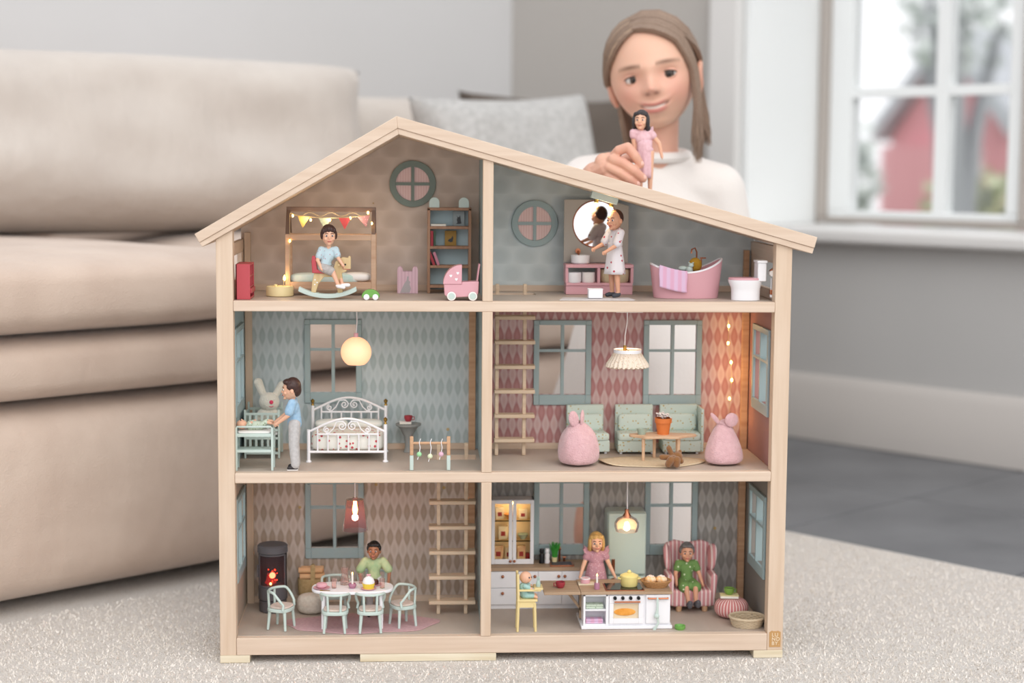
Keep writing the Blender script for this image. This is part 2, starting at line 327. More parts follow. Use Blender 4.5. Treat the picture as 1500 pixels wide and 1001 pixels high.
soft('back_rest', (.05, .97, .45), (1.55, .1, .17), 'sofa_linen', so, .1, .3, wob=.004, seed=8)
for u_, v_, z_, r_, sd, tl, rl in ((.1, .56, .612, (.97, .13, .152), 5, .28, .0), (-1.68, .56, .61, (.75, .13, .155), 6, .28, 0), (1.1, .68, .59, (.22, .1, .13), 7, .25, 0)):
    o = obj('back_cushion', pillow_mesh(*r_, 10 if sd < 7 else 6, 4, .05, .02, sd), 'sofa_linen_pale', so, weld=True); o.location = (u_, v_, z_); o.rotation_euler = (-tl, rl, 0)
def pillow(lab, u, v, z, r, m, seed, tilt=.3, roll=0.):
    o = obj('throw_pillow', pillow_mesh(*r, 4, 4, .12, .01, seed), m, None, weld=True)
    o.matrix_world = Matrix.Translation(S0) @ Matrix.Rotation(RA, 4, 'Z') @ Matrix.Translation((u, v, z)) @ Matrix.Rotation(roll, 4, 'Y') @ Matrix.Rotation(-tilt, 4, 'X'); return tag(o, lab, 'pillow')
pillow('pale woven throw pillow leaning on the sofa beside the child', 1.22, .33, .6, (.225, .07, .118), 'woven', 11, .3, -.05)
pillow('dark brown throw pillow standing on the sofa behind the child', 1.57, .56, .606, (.26, .07, .128), 'brown_linen', 12, .2, .0)
# ================================================================ the dollhouse (world axes; front plane y=0)
HW, PW, DP = .665, .0189, .164
ZB0, ZB, ZM0, ZM, ZA0, ZA = .009, .0295, .2132, .2252, .41315, .4253
wallpaper('paper_blue', 'b5c3c6', 'a7b6b7', light='c4cfd2', bias=-.4); wallpaper('paper_pink', 'c09694', 'b07c7c', light='cfb7b5'); wallpaper('paper_beige', 'b9a899', 'a99785', light='cdc1b8', bias=-.3); wallpaper('paper_grey', 'a3a09b', '93908b', light='b9b6b3')
scallop('paper_attic', 'd9cabe', 'cabaad'); scallop('paper_bath', 'd2dbdd', 'c3cdcf')
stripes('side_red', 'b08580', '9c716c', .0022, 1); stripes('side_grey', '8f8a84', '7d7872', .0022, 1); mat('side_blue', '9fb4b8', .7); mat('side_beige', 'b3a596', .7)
stripes('pane_pink_backlit', 'f0d4d2', 'e8c6c3', .0032, 0)  # pink lightened to stand in for light coming through the panes
mat('print_floor', 'c4b6a9', .5, var=('b0a195', 20, (1, .35, 1)), bmp=(300, .1, .0003)); 
dh = bpy.data.objects.new('dollhouse', None); COL.objects.link(dh); tag(dh, 'three storey wooden dollhouse with open front and pitched roof', 'dollhouse')
dh.empty_display_size = .05
H = lambda name, b, m, bev=.0006, par=None, **k: obj(name, b, m, par or dh, bevel=bev, **k)
uz = lambda x: .4868+(x+.0149)*.5787 if x < .208 else .6158-(x-.208)*.2786     # underside of the roof
# posts
H('corner_post', B().prism([(0, ZB0), (PW, ZB0), (PW, uz(PW)), (0, uz(0))], 0, .018), 'wood_z')
H('corner_post', B().prism([(HW-PW, ZB0), (HW, ZB0), (HW, uz(HW)), (HW-PW, uz(HW-PW))], 0, .018), 'wood_z')
CX0, CX1 = .3045, .3164
H('centre_post', B().box(CX0, CX1, -.0015, .014, ZB, ZM0), 'wood_z'); H('centre_post', B().box(CX0, CX1, -.0015, .014, ZM, ZA0), 'wood_z'); H('centre_post', B().prism([(CX0, ZA), (CX1, ZA), (CX1, uz(CX1)), (CX0, uz(CX0))], -.0015, .014), 'wood_z')
# floor slabs with front edges; openings where the ladders pass
HM = (.243, .302, .085, .122); HA = (.3215, .374, .1, .137)
for z0, z1, hs, nm in ((ZB0, ZB, [], 0), (ZM0, ZM, [HM], 1), (ZA0, ZA, [HA], 2)):
    H('floor_edge', B().box(PW+.0002, HW-PW-.0002, -.001, .009, z0, z1), 'wood_x', .001)
    H('floor_slab', B().holed(.012, HW-.012, .009, DP+.006, z0+.001, z1-.0006, hs, 'z'), 'wood_x', 0)
    H('floor_sheet', B().holed(PW-.002, HW-PW+.002, .0105, DP, z1-.0006, z1, hs, 'z'), 'print_floor', 0)
# feet
for x0, x1 in ((0, .0345), (.163, .323), (.63, HW)): H('foot', B().box(x0, x1, -.001, .16, 0, ZB0), 'plywood', .0004)
# roof boards
L = [(-.0232, .5015), (.2056, .6365), (.2069, .6228), (-.0178, .4918), (-.0149, .4868), (.208, .6158)]
R_ = [(.2056, .6365), (.6927, .5015), (.6894, .4889), (.2069, .6228), (.208, .6158), (.6876, .4822)]
H('roof_board', B().prism([L[0], L[3], L[2], L[1]], -.006, DP+.012), 'wood_x'); H('roof_trim', B().prism([L[3], L[4], L[5], L[2]], -.0045, DP+.01), 'wood_x')
H('roof_board', B().prism([R_[0], R_[3], R_[2], R_[1]], -.006, DP+.012), 'wood_x'); H('roof_trim', B().prism([R_[3], R_[4], R_[5], R_[2]], -.0045, DP+.01), 'wood_x')
# dividers
H('divider_panel', B().box(CX0+.002, CX0+.0055, .014, DP, ZB, ZM0), 'teal_frame', 0); H('divider_panel', B().box(CX0+.0055, CX1-.002, .014, DP, ZB, ZM0), 'paper_grey', 0)
H('divider_panel', B().box(CX0+.002, CX1-.002, .014, DP, ZM, ZA0), 'side_blue', 0)
H('divider_panel', B().prism([(CX0+.002, ZA), (CX1-.002, ZA), (CX1-.002, uz(CX1)), (CX0+.002, uz(CX0))], .014, DP), 'side_blue', 0)
# back panels with window openings
WN = {'ML': (.0895, .1605, .2842, .389), 'M1': (.3761, .4489, .2814, .3888), 'M2': (.5151, .5892, .2812, .3891), 'BL': (.0893, .1628, .0859, .187), 'B1': (.378, .4487, .0885, .187), 'B2': (.5201, .5877, .0877, .187)}
hole = lambda k: (WN[k][0]+.007, WN[k][1]-.007, WN[k][2]+.013, WN[k][3]-.006)
for x0, x1, z0, z1, ks, m in ((.012, .3095, ZB, ZM0, ['BL'], 'paper_beige'), (.3105, .653, ZB, ZM0, ['B1', 'B2'], 'paper_grey'), (.012, .3095, ZM, ZA0, ['ML'], 'paper_blue'), (.3105, .653, ZM, ZA0, ['M1', 'M2'], 'paper_pink')):
    H('back_panel', B().holed(x0, x1, z0, z1, DP, DP+.005, [hole(k) for k in ks]), m, 0)
H('back_panel', B().prism([(.012, ZA), (.3095, ZA), (.3095, uz(.3095)), (.208, uz(.208)), (.012, uz(.012))], DP, DP+.005), 'paper_attic', 0)
H('back_panel', B().prism([(.3105, ZA), (.653, ZA), (.653, uz(.653)), (.3105, uz(.3105))], DP, DP+.005), 'paper_bath', 0)
for k, (x0, x1, z0, z1) in WN.items():
    hx0, hx1, hz0, hz1 = hole(k); y0, y1 = DP-.004, DP+.006
    f = H('window_frame', B().holed(x0, x1, z0, z1, y0, DP, [(hx0, hx1, hz0, hz1)]), 'teal_frame', .0006)
    cx = (hx0+hx1)/2; cz = hz1-(hz1-hz0)*.37
    obj('muntin', B().box(cx-.0019, cx+.0019, y0+.0006, y1, hz0, hz1), 'teal_frame', f); obj('muntin', B().box(hx0, hx1, y0+.0008, y1-.0002, cz-.0013, cz+.0013), 'teal_frame', f)
# round attic windows
for px, py, rr in ((604.5, 269.5, 34), (783.5, 327.5, 34)):
    c = on_y(px, py, DP-.003); s = mpp(c); r = rr*s; ri = r*.73; b = B()
    m_ = 'grey_frame' if px < 700 else 'teal_frame'
    rings = [[(c[0]+q*math.cos(a), y, c[2]+q*math.sin(a)) for a in [2*math.pi*j/48 for j in range(48)]] for q, y in ((r, DP), (r, DP-.004), (ri, DP-.004), (ri, DP))]
    f = H('round_window', b.rings(rings, cap=False), m_, .0005)
    obj('muntin', B().box(c[0]-.0019, c[0]+.0019, DP-.0035, DP-.001, c[2]-ri, c[2]+ri), m_, f); obj('muntin', B().box(c[0]-ri, c[0]+ri, DP-.0033, DP-.0009, c[2]-.0019, c[2]+.0019), m_, f)
    obj('pane', B().cyl((c[0], DP-.0004, c[2]), (c[0], DP-.0014, c[2]), ri*1.02, n=40), 'pane_pink_backlit', f)
# skirting and corner strips
for x0, x1 in ((.021, .3), (.32, .64)):
    for z in (ZB, ZM, ZA): H('skirting_board', B().box(x0, x1, DP-.003, DP, z, z+.0075), 'wood_x', .0003)
for z0, z1 in ((ZB, ZM0), (ZM, ZA0)):
    for x0 in (.0165, .2945, .6398): H('corner_strip', B().box(x0, x0+.0085, DP-.008, DP-.0005, z0, z1), 'tan_wood' if x0 > .2 else 'wood_z', .0003)
H('corner_strip', B().box(.0165, .024, DP-.008, DP-.0005, ZA, .497), 'wood_z', .0003); H('corner_strip', B().box(.6398, .6465, DP-.008, DP-.0005, ZA, .478), 'tan_wood', .0003)
# side panels with windows
def side(xa, xb, z0, z1, hz0, hz1, m, left, y0=.034, y1=.128):
    H('side_panel', B().holed(.018, DP, z0, z1, xa, xb, [(y0+.008, y1-.008, hz0+.013, hz1-.007)], 'x'), m, 0)
    xi0, xi1 = (xb, xb+.003) if left else (xa-.003, xa)
    f = H('side_window', B().holed(y0, y1, hz0, hz1, xi0, xi1, [(y0+.008, y1-.008, hz0+.013, hz1-.007)], 'x'), 'teal_frame', .0005)
    a, c = (y0+y1)/2, hz1-(hz1-hz0)*.38; lo, hi = (xa, xi1) if left else (xi0, xb)
    obj('muntin', B().box(lo, hi, a-.002, a+.002, hz0+.012, hz1-.006), 'teal_frame', f); obj('muntin', B().box(lo+.0002, hi-.0002, y0+.006, y1-.006, c-.0014, c+.0014), 'teal_frame', f)
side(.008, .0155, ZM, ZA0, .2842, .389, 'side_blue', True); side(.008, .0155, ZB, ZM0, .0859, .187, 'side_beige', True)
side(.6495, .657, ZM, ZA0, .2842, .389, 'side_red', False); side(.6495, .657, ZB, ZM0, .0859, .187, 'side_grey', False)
H('side_frame', B().holed(.018, DP, ZA, .489, .010, .0155, [(.03, .135, ZA+.02, .474)], 'x'), 'wood_y', .0004)
H('side_frame', B().holed(.018, DP, ZA, .489, .6495, .655, [(.03, .125, ZA+.012, .469)], 'x'), 'wood_y', .0004)
# emblem on the right post
mat('emblem_tan', 'bf945f', .5); mat('emblem_letters', 'efe0c6', .5)
c0, c1 = on_y(1126.5, 948, 0), on_y(1143.5, 925, 0)
em = H('emblem', B().prism([(c0[0], c0[2]), (c1[0], c0[2]), (c1[0], c1[2]-.001), (c1[0]-.003, c1[2]+.0006), (c1[0]-.005, c1[2]), (c0[0]+.005, c1[2]), (c0[0]+.003, c1[2]+.0008), (c0[0], c1[2]-.0012)], -.0006, 0), 'emblem_tan', 0)
for i, tx in enumerate(('LU', 'ND', 'BY.')):
    cu = bpy.data.curves.new('letters', 'FONT'); cu.body = tx; cu.size = .0062; cu.extrude = .0001; cu.space_character = 1.15
    to = bpy.data.objects.new('letters_tmp', cu); COL.objects.link(to); bpy.context.view_layer.update()
    me = bpy.data.meshes.new_from_object(to.evaluated_get(bpy.context.evaluated_depsgraph_get())); bpy.data.objects.remove(to)
    me.materials.clear(); me.materials.append(MATS['emblem_letters']); lo = bpy.data.objects.new('lettering', me); COL.objects.link(lo); lo.parent = em
    lo.rotation_euler = (math.pi/2, 0, 0); lo.location = (c0[0]+.0027, -.0008, c1[2]-.0062-i*.0052)
# ================================================================ small figures
class Doll:
    def __init__(s, T, H, skin, pose=None, head=(0, 0), pel=.5, hair=None, lean=(0, 0), vox=None, eyes=True, wide=1.0, hs=1.08):
        s.T, s.H = T, H; P = pose or {}; d = pel-.5; lx, ly = lean
        J = dict(pel=(0, 0, .5), che=(lx*.6, ly*.6, .66), nec=(lx, ly, .755), head=(lx*1.1, ly*1.15-.01, .868))
        for k, sg in (('L', -1), ('R', 1)):
            J.update({'sho'+k: (sg*.1*wide+lx*.9, ly*.9, .725), 'elb'+k: (sg*.135*wide+lx*.5, .01+ly*.5, .585), 'wri'+k: (sg*.145*wide, -.02, .455), 'hip'+k: (sg*.05, 0, .49), 'kne'+k: (sg*.055, -.008, .27), 'ank'+k: (sg*.058, .01, .045), 'toe'+k: (sg*.066, -.055, .022)})
        J = {k: (v[0], v[1], v[2]+(d if k[:3] in ('pel', 'che', 'nec', 'hea', 'sho', 'elb', 'wri', 'hip') else 0)) for k, v in J.items()}
        J.update(P); s.J = {k: Vector(v)*H for k, v in J.items()}; J = s.J; s.hy = math.radians(head[0]); s.ht = math.radians(head[1])
        s.HR = Euler((s.ht, 0, s.hy)).to_matrix(); h = lambda v: v*H; pr = []
        pr += [('e', J['che'], (h(.082*wide), h(.052), h(.085))), ('c', J['pel'], J['che'], h(.062), h(.06)), ('e', J['pel'], (h(.075*wide), h(.056), h(.055))), ('c', J['nec']-Vector((0, 0, h(.03))), J['head'], h(.031), h(.029))]
        for k in 'LR':
            sh, el, wr, hp, kn, an, to = (J[q+k] for q in ('sho', 'elb', 'wri', 'hip', 'kne', 'ank', 'toe'))
            pr += [('c', J['che']+Vector((0, 0, h(.045))), sh, h(.04), h(.034)), ('c', sh, el, h(.032), h(.026)), ('c', el, wr, h(.026), h(.018)), ('c', hp, kn, h(.05), h(.036)), ('c', kn, an, h(.036), h(.023)), ('c', an, to, h(.024), h(.018))]
            f = (wr-el).normalized(); sd = f.orthogonal().normalized() if abs(f.x) > .9 else f.cross(Vector((1, 0, 0))).normalized()
            pm = wr+f*h(.022); pr.append(('c', wr, pm, h(.017), h(.019)))
            for i, (o_, l_) in enumerate(((-.0165, .026), (-.0055, .032), (.0055, .03), (.0165, .022))): b0 = pm+sd*h(o_*.85); pr.append(('c', b0, b0+f*h(l_)+sd*h(o_*.3), h(.0062), h(.005)))
            pr.append(('c', wr+f*h(.008)+sd*h(-.014), wr+f*h(.022)+sd*h(-.034), h(.0066), h(.0052)))
        s.hs = hs; hh = lambda v: v*H*hs; c = J['head']; F = lambda x, y, z: c+s.HR @ (Vector((x, y, z))*H*hs); s.F = F; rt = (s.ht, 0, s.hy)
        pr += [('e', c, (hh(.074), hh(.084), hh(.098)), rt), ('e', F(0, -.018, -.045), (hh(.055), hh(.06), hh(.06)), rt), ('e', F(0, -.088, -.02), (hh(.012), hh(.014), hh(.018)), rt), ('e', F(0, -.07, -.085), (hh(.02), hh(.018), hh(.016)), rt), ('e', F(0, -.078, -.05), (hh(.026), hh(.012), hh(.014)), rt)]
        for sg in (-1, 1): pr += [('e', F(sg*.076, .01, -.015), (hh(.01), hh(.018), hh(.026)), rt), ('e', F(sg*.038, -.06, -.032), (hh(.02), hh(.018), hh(.02)), rt)]
        s.body = blob(T, 'body', pr, skin, vox or max(.42, H*.0042), smooth=3)
        if eyes:
            for sg in (-1, 1):
                ew = T.part('eye', T.b().at(F(sg*.03, -.074, .002), rt).sph((0, 0, 0), (hh(.013), hh(.007), hh(.009)), 12, 8), 'eye_white'); T.part('iris', T.b().at(F(sg*.03, -.0795, .001), rt).sph((0, 0, 0), (hh(.0085), hh(.005), hh(.0092)), 10, 8), 'eye_dark', parent=ew)
                T.part('eyebrow', T.b().tube([F(sg*.014, -.082, .024), F(sg*.03, -.079, .03), F(sg*.046, -.069, .025)], hh(.0034), 6), 'brow')
            T.part('mouth', T.b().tube([F(-.021, -.083, -.05), F(-.008, -.092, -.0545), F(.008, -.092, -.0545), F(.021, -.083, -.05)], [hh(.003), hh(.0055), hh(.0055), hh(.003)], 6), 'lip')
        if hair: s.hair(*hair)
    def hair(s, style, m):
        h = lambda v: v*s.H*s.hs; rt = (s.ht, 0, s.hy); F = s.F
        e = lambda x, y, z, a, b, c: ('e', F(x, y, z), (h(a), h(b), h(c)), rt)
        pr = [e(0, .02, .024, .083, .082, .092), e(0, .045, -.01, .07, .055, .075)]
        if style == 'short': pr += [e(x, -.048+abs(x)*.3, .074, .034, .032, .026) for x in (-.045, -.015, .015, .045)]+[e(sg*.07, .0, .03, .018, .04, .035) for sg in (-1, 1)]
        if style == 'boy': pr += [e(x, -.058+abs(x)*.45, .068-abs(x)*.35, .026, .028, .036) for x in (-.055, -.03, -.005, .022, .05)]+[e(sg*.072, -.005, .005, .018, .04, .05) for sg in (-1, 1)]
        if style == 'thin': pr = [e(0, .03, .02, .079, .074, .088)]
        if style == 'bob': pr += [e(x, -.052+abs(x)*.5, .07-abs(x)*.2, .032, .03, .03) for x in (-.05, -.02, .02, .05)]+[e(sg*.074, -.012, -.02, .022, .042, .085) for sg in (-1, 1)]+[e(sg*.07, .02, -.085, .03, .045, .04) for sg in (-1, 1)]+[e(0, .05, -.06, .072, .045, .07)]
        if style == 'grey': pr += [e(x, -.045, .082, .035, .03, .02) for x in (-.035, 0, .035)]+[e(sg*.073, .01, .02, .018, .04, .045) for sg in (-1, 1)]+[e(0, .09, .03, .035, .03, .035)]
        return blob(s.T, 'hair', pr, m, max(.5, s.H*.005), smooth=2)
    def shirt(s, m, sleeve=.6, low=.49, name='shirt', puff=1.0):
        h = lambda v: v*s.H; J = s.J; dz = Vector((0, 0, h(low-.5)))
        pr = [('e', J['che'], (h(.098), h(.068), h(.09))), ('c', J['pel']+dz+Vector((0, 0, h(.03))), J['che'], h(.078), h(.07)), ('e', J['pel']+dz+Vector((0, 0, h(.03))), (h(.092), h(.07), h(.04)))]
        for k in 'LR': sh, el = J['sho'+k], J['elb'+k]; pr += [('c', J['che']+Vector((0, 0, h(.05))), sh, h(.05), h(.044)), ('c', sh, sh.lerp(el, sleeve), h(.044*puff), h(.046*puff))]
        return blob(s.T, name, pr, m, max(.6, s.H*.006), smooth=3)
    def trousers(s, m, to=1.0, r=1.0, name='trousers'):
        h = lambda v: v*s.H*r; J = s.J; pr = [('e', J['pel'], (h(.086), h(.068), h(.06)))]
        for k in 'LR':
            hp, kn, an = J['hip'+k], J['kne'+k], J['ank'+k]
            if to > .5: pr += [('c', hp, kn, h(.06), h(.05)), ('c', kn, kn.lerp(an, (to-.5)*2), h(.05), h(.043))]
            else: pr += [('c', hp, hp.lerp(kn, to*2), h(.062), h(.058))]
        return blob(s.T, name, pr, m, max(.6, s.H*.006), smooth=3)
    def shoes(s, m, sole=None):
        h = lambda v: v*s.H
        for k in 'LR':
            a, t = s.J['ank'+k], s.J['toe'+k]; d = (t-a); a2 = a+Vector((0, 0, -h(.012))); o = blob(s.T, 'shoe', [('c', a2, t, h(.03), h(.024)), ('c', a2-d*.15, t, h(.024), h(.022))], m, max(.5, s.H*.005), smooth=2)
    def skirt(s, m, top, hem, r0, r1, waves=9, amp=.06, c=(0, 0), name='skirt', sy=.8):
        h = s.H; n = 8; prof = [((r0+(r1-r0)*(k/n)**.8)*h, (top+(hem-top)*k/n)*h) for k in range(n+1)]; b = s.T.b()
        rs = [[(c[0]*h+r*(1+amp*(k/n)*math.sin(waves*q+.7))*math.cos(q), c[1]*h+r*sy*(1+amp*(k/n)*math.sin(waves*q+.7))*math.sin(q), z) for q in [2*math.pi*j/64 for j in range(64)]] for k, (r, z) in enumerate(prof)]
        b.rings(rs, cap=False); return s.T.part(name, b, m, solid=.008*h*s.T.s)
def hairmat(n, a, b): m = mat(n, a, .45, var=(b, 900, (1, 1, .3))); return m
hairmat('hair_brown', '4a2f2a', '33201c'); hairmat('hair_black', '221e1f', '15120f'); hairmat('hair_blond', 'd8b374', 'b98f4e'); hairmat('hair_grey', '7b7776', '5f5b5a'); hairmat('hair_dark', '3a3436', '262224')
cloth = lambda n, c, c2=None: mat(n, c, .9, var=(c2, 300) if c2 else None, bmp=(900, .25, .0006))
# ================================================================ attic bedroom
def led(T, par, p, r=1.6): return T.part('bulb', T.b().sph(p, (r, r, r*1.5), 10, 8), 'led', parent=par)
T = Thing('red_cabinet', 'small red toy cabinet with open shelves against the attic wall', 'cabinet', px=356, Y=.012, z=ZA)
W_, D_, Hc = 21, 62, 52
T.part('body', T.b().box(-W_/2, -W_/2+2, 0, D_, 0, Hc).box(-W_/2, W_/2, 0, 2.5, 0, Hc).box(-W_/2, W_/2, D_-2.5, D_, 0, Hc).box(-W_/2, W_/2, 2.5, D_-2.5, Hc-2.5, Hc).box(-W_/2, W_/2, 2.5, D_-2.5, 0, 3), 'red', bevel=.4)
for z in (17, 33): T.part('shelf', T.b().box(-W_/2, W_/2-.5, 2.5, D_-2.5, z, z+2), 'red')
T.part('divider', T.b().box(-W_/2, W_/2-.5, D_/2-1, D_/2+1, 19, Hc-2), 'red'); T.part('drawer', T.b().box(W_/2-2, W_/2+2, 5, D_-5, 9, 16), 'red', bevel=.5)
T = Thing('round_night_light', 'round cream box with a glowing flame beside the attic bed', 'lamp', px=410, Y=.07, z=ZA)
T.part('box', T.b().lathe([(.1, 0), (19, 0), (20, 1), (20, 13), (19, 14.5), (.1, 14.5)]), 'cream'); T.part('lid_knob', T.b().lathe([(.1, 14.5), (2.5, 14.5), (3, 16.5), (.1, 17.5)], (-6, -4, 0), 12), 'cream'); T.part('wick', T.b().cyl((5, -2, 14), (7, -2, 24), .5), 'wire'); T.part('flame', T.b().lathe([(.1, 22), (2, 24.5), (1.4, 28), (.1, 31)], (7, -2, 0), 12), 'led'); light('flame_light', (7*T.s, -4*T.s, 28*T.s), .006, parent=T.root)
# house-shaped bed
T = Thing('house_bed', 'wooden house shaped toy bed with string lights and bunting', 'bed', px=484.5, Y=.075, z=ZA)
mat('smoky_wood', '6e5a50', .5); wb = 'bed_wood'; hw = 66; dp = 52
for x in (-hw, hw-7):
    for y in (0, dp-6): T.part('post', T.b().box(x, x+7, y, y+6, 0, 90), wb, bevel=.5)
for y in (0, dp-6): T.part('rail', T.b().box(-hw+7, hw-7, y, y+5, 81, 89), wb, bevel=.4); T.part('rail', T.b().box(-hw+7, hw-7, y, y+5, 10, 20), wb, bevel=.4)
for x in (-hw, hw-7):
    for sgn in (0, 1):
        y0 = 0 if sgn == 0 else dp; T.part('rafter', T.b().prism([(y0, 90), (y0+(6 if sgn == 0 else -6), 90), (dp/2+(3 if sgn == 0 else -3), 129), (dp/2, 129)], x+.5, x+6.5, 'x'), 'smoky_wood', bevel=.4)
T.part('ridge', T.b().box(-hw+1, hw-1, dp/2-3, dp/2+3, 122, 129), 'smoky_wood', bevel=.4)
T.part('slats', T.b().box(-hw+6, hw-6, 5, dp-6, 15, 18), wb)
mat('sheet_mint', 'b9d6cf', .9, var=('dfe3e2', 60)); T.part('mattress', T.b().sph((-10, dp/2, 24), (50, dp/2-7, 8), 32, 16, .3, .5), 'sheet_mint'); T.part('cushion', T.b().sph((38, dp/2, 26), (20, dp/2-8, 7), 24, 14, .5, .7), 'white_matte')
wr = T.part('light_wire', T.b().tube([(-hw+3.5, -1, 20), (-hw+7, -1, 60), (-hw+7, -1, 120)]+[(x, dp/2-4, 118+3*math.cos(x*.2)) for x in range(-58, 59, 6)]+[(hw-7, -1, 108), (hw-7, -1, 95)], .35, 5), 'wire')
for p in ((-59, -1, 80), (-56, 20, 116), (-30, 22, 110), (-2, 22, 110), (28, 22, 113), (54, 22, 121), (60, 3, 106)): led(T, wr, p, 1.5)
for i, p in enumerate(((-35, 12, 112), (0, 12, 112), (35, 12, 112))): light('string_light', Vector(p)*T.s, .008, parent=T.root)
for m_, c in (('flag_yellow', 'd9b869'), ('flag_mint', 'b5c0a8'), ('flag_red', 'b54a50')): cloth(m_, c)
dots('flag_pink', 'c08a8e', 'e9d7d8', 420, .22)
T.part('bunting_cord', T.b().tube([(x, dp/2-7, 113+5*(x/56)**2) for x in range(-56, 57, 7)], .4, 5), 'wire')
for x, m_, a in ((-40, 'flag_yellow', .1), (-9, 'flag_mint', 0), (20, 'flag_red', 0), (48, 'flag_pink', -.2)):
    z = 112.5+5*(x/56)**2; T.part('bunting_flag', T.b().at((x, dp/2-8, z), (0, a, 0)).prism([(-9, 0), (9, 0), (0, -17)], 0, .6), m_)
# rocking horse and its rider
wood('horse_wood', 'd6bf95', 'c4a878', 2)
T = Thing('rocking_horse', 'wooden rocking horse with mint rockers and red seat', 'rocking horse', px=480, Y=.03, z=ZA)
arc = lambda r0, y: [(44*math.sin(a), 0, 0) for a in ()]
for y in (-9, 5):
    pts = []
    R1 = 92
    up = [(R1*math.sin(a), 1+R1-R1*math.cos(a)) for a in np.linspace(-.48, .48, 17)]; lo = [((R1-6)*math.sin(a), 1+R1-(R1-6)*math.cos(a)) for a in np.linspace(.5, -.5, 17)]
    T.part('rocker', T.b().prism(up+lo, y, y+5), 'mint', bevel=.6)
for x0, x1 in ((-16, -14), (16, 16)): T.part('crosspiece', T.b().box(x0-3, x0+3, -8, 9, 6, 9), 'mint', bevel=.4)
T.part('body', T.b().prism([(-24, 9), (-17, 9), (-13, 22), (-5, 32), (8, 32), (13, 24), (15, 8), (22, 8), (22, 25), (21, 38), (27, 40), (29, 43), (34, 44), (34, 62), (31, 63), (30, 60), (22, 61), (12, 55), (8, 42), (-10, 42), (-19, 38), (-22, 26)], -5, 5), 'horse_wood', bevel=.8)
T.part('seat', T.b().prism([(-22, 38), (-3, 37), (-3, 42), (-15, 43), (-17, 62), (-22, 63), (-23, 55)], -8, 8), 'red', bevel=1)
T.part('bridle_button', T.b().cyl((21, -5, 52), (21, -6, 52), 2.2), 'red'); T.part('eye', T.b().cyl((26, -5, 50.5), (26, -5.6, 50.5), 1.3), 'black'); T.part('reins', T.b().tube([(22, -5.3, 50), (23, -5.3, 44), (33, -5.3, 43)], .4, 5), 'red')
for p in ((-18, 28), (-15, 24), (-18.5, 21)): T.part('spot', T.b().cyl((p[0], -5, p[1]), (p[0], -5.4, p[1]), 1, n=10), 'white')
T.part('handle', T.b().cyl((17, -11, 50), (17, 11, 50), 1.4), 'horse_wood')
hx = T
T = Thing('boy_doll', 'boy doll in pale blue shirt riding the rocking horse', 'doll', loc=hx.w(0, 0, 0))
Hb = 112; q = lambda x, y, z: (x/Hb, y/Hb, z/Hb)
dots('cloth_boy', 'b7ccd4', 'b07f8c', 330, .2, bmp=(900, .2, .0006)); cloth('grey_cloth', 'b9b3b0', 'a49f9c'); mat('sneaker', 'eceaec', .6)
D = Doll(T, Hb, 'skin', {'pel': q(-4, 0, 47), 'che': q(1, 0, 64), 'nec': q(2, -1, 76), 'head': q(2, -2, 93), 'shoL': q(-9, -1, 72), 'shoR': q(12, -1, 72), 'elbL': q(-14, -8, 57), 'wriL': q(-9, -11, 46), 'elbR': q(16, -7, 60), 'wriR': q(22, -10, 51), 'hipL': q(-7, -5, 46), 'hipR': q(0, 5, 46), 'kneL': q(8, -12, 40), 'ankL': q(16, -14, 21), 'toeL': q(24, -17, 18), 'kneR': q(15, 11, 40), 'ankR': q(22, -11, 22), 'toeR': q(31, -14, 21)}, (8, 4), hair=('boy', 'hair_brown'), hs=1.24)
D.shirt('cloth_boy', .65, .5); D.trousers('grey_cloth', .4, 1.05, 'shorts'); D.shoes('sneaker')
# green car
T = Thing('toy_car', 'tiny green wooden toy car with white wheels by the rocking horse', 'toy car', px=543, Y=.02, z=ZA)
T.part('body', T.b().prism([(-13, 3), (13, 3), (13, 6)]+[(13*math.cos(a), 5+10*math.sin(a)) for a in np.linspace(.15, 3.0, 14)]+[(-13, 6)], -6, 6), 'green', bevel=1)
for x in (-6, 7):
    for y in (-7.6, 6): T.part('wheel', T.b().cyl((x, y, 4), (x, y+1.6, 4), 4.3, n=20), 'white', bevel=.4)
# pink panel box
T = Thing('rabbit_magazine_box', 'pink toy box with rabbit picture standing by the attic bookcase', 'toy box', px=597, Y=.115, z=ZA)
stripes('pink_boards', 'd3b4bf', 'c9a7b3', .0042, 0)
ear = [(-15, 33)]+[(-11+4*math.cos(a), 34+5*math.sin(a)) for a in np.linspace(math.pi, 0, 7)]+[(-7, 32), (7, 32)]+[(11+4*math.cos(a), 34+5*math.sin(a)) for a in np.linspace(math.pi, 0, 7)]+[(15, 33)]
for y in (0, 16): T.part('panel', T.b().prism([(15, 0), (-15, 0)][::-1][:1]+[(15, 0)]+ear[::-1], y, y+2.5), 'pink_boards')
for x in (-15, 13): T.part('side', T.b().box(x, x+2, 2.5, 16, 0, 30), 'pink_boards')
mat('rabbit_grey', 'a9a3a6', .8); T.part('rabbit_picture', T.b().prism([(-11, 1), (3, 1), (5, 7), (3, 13), (4, 17), (1.5, 19), (1.5, 25), (-.5, 25), (-1.5, 19), (-5, 14)], -.4, 0), 'rabbit_grey')
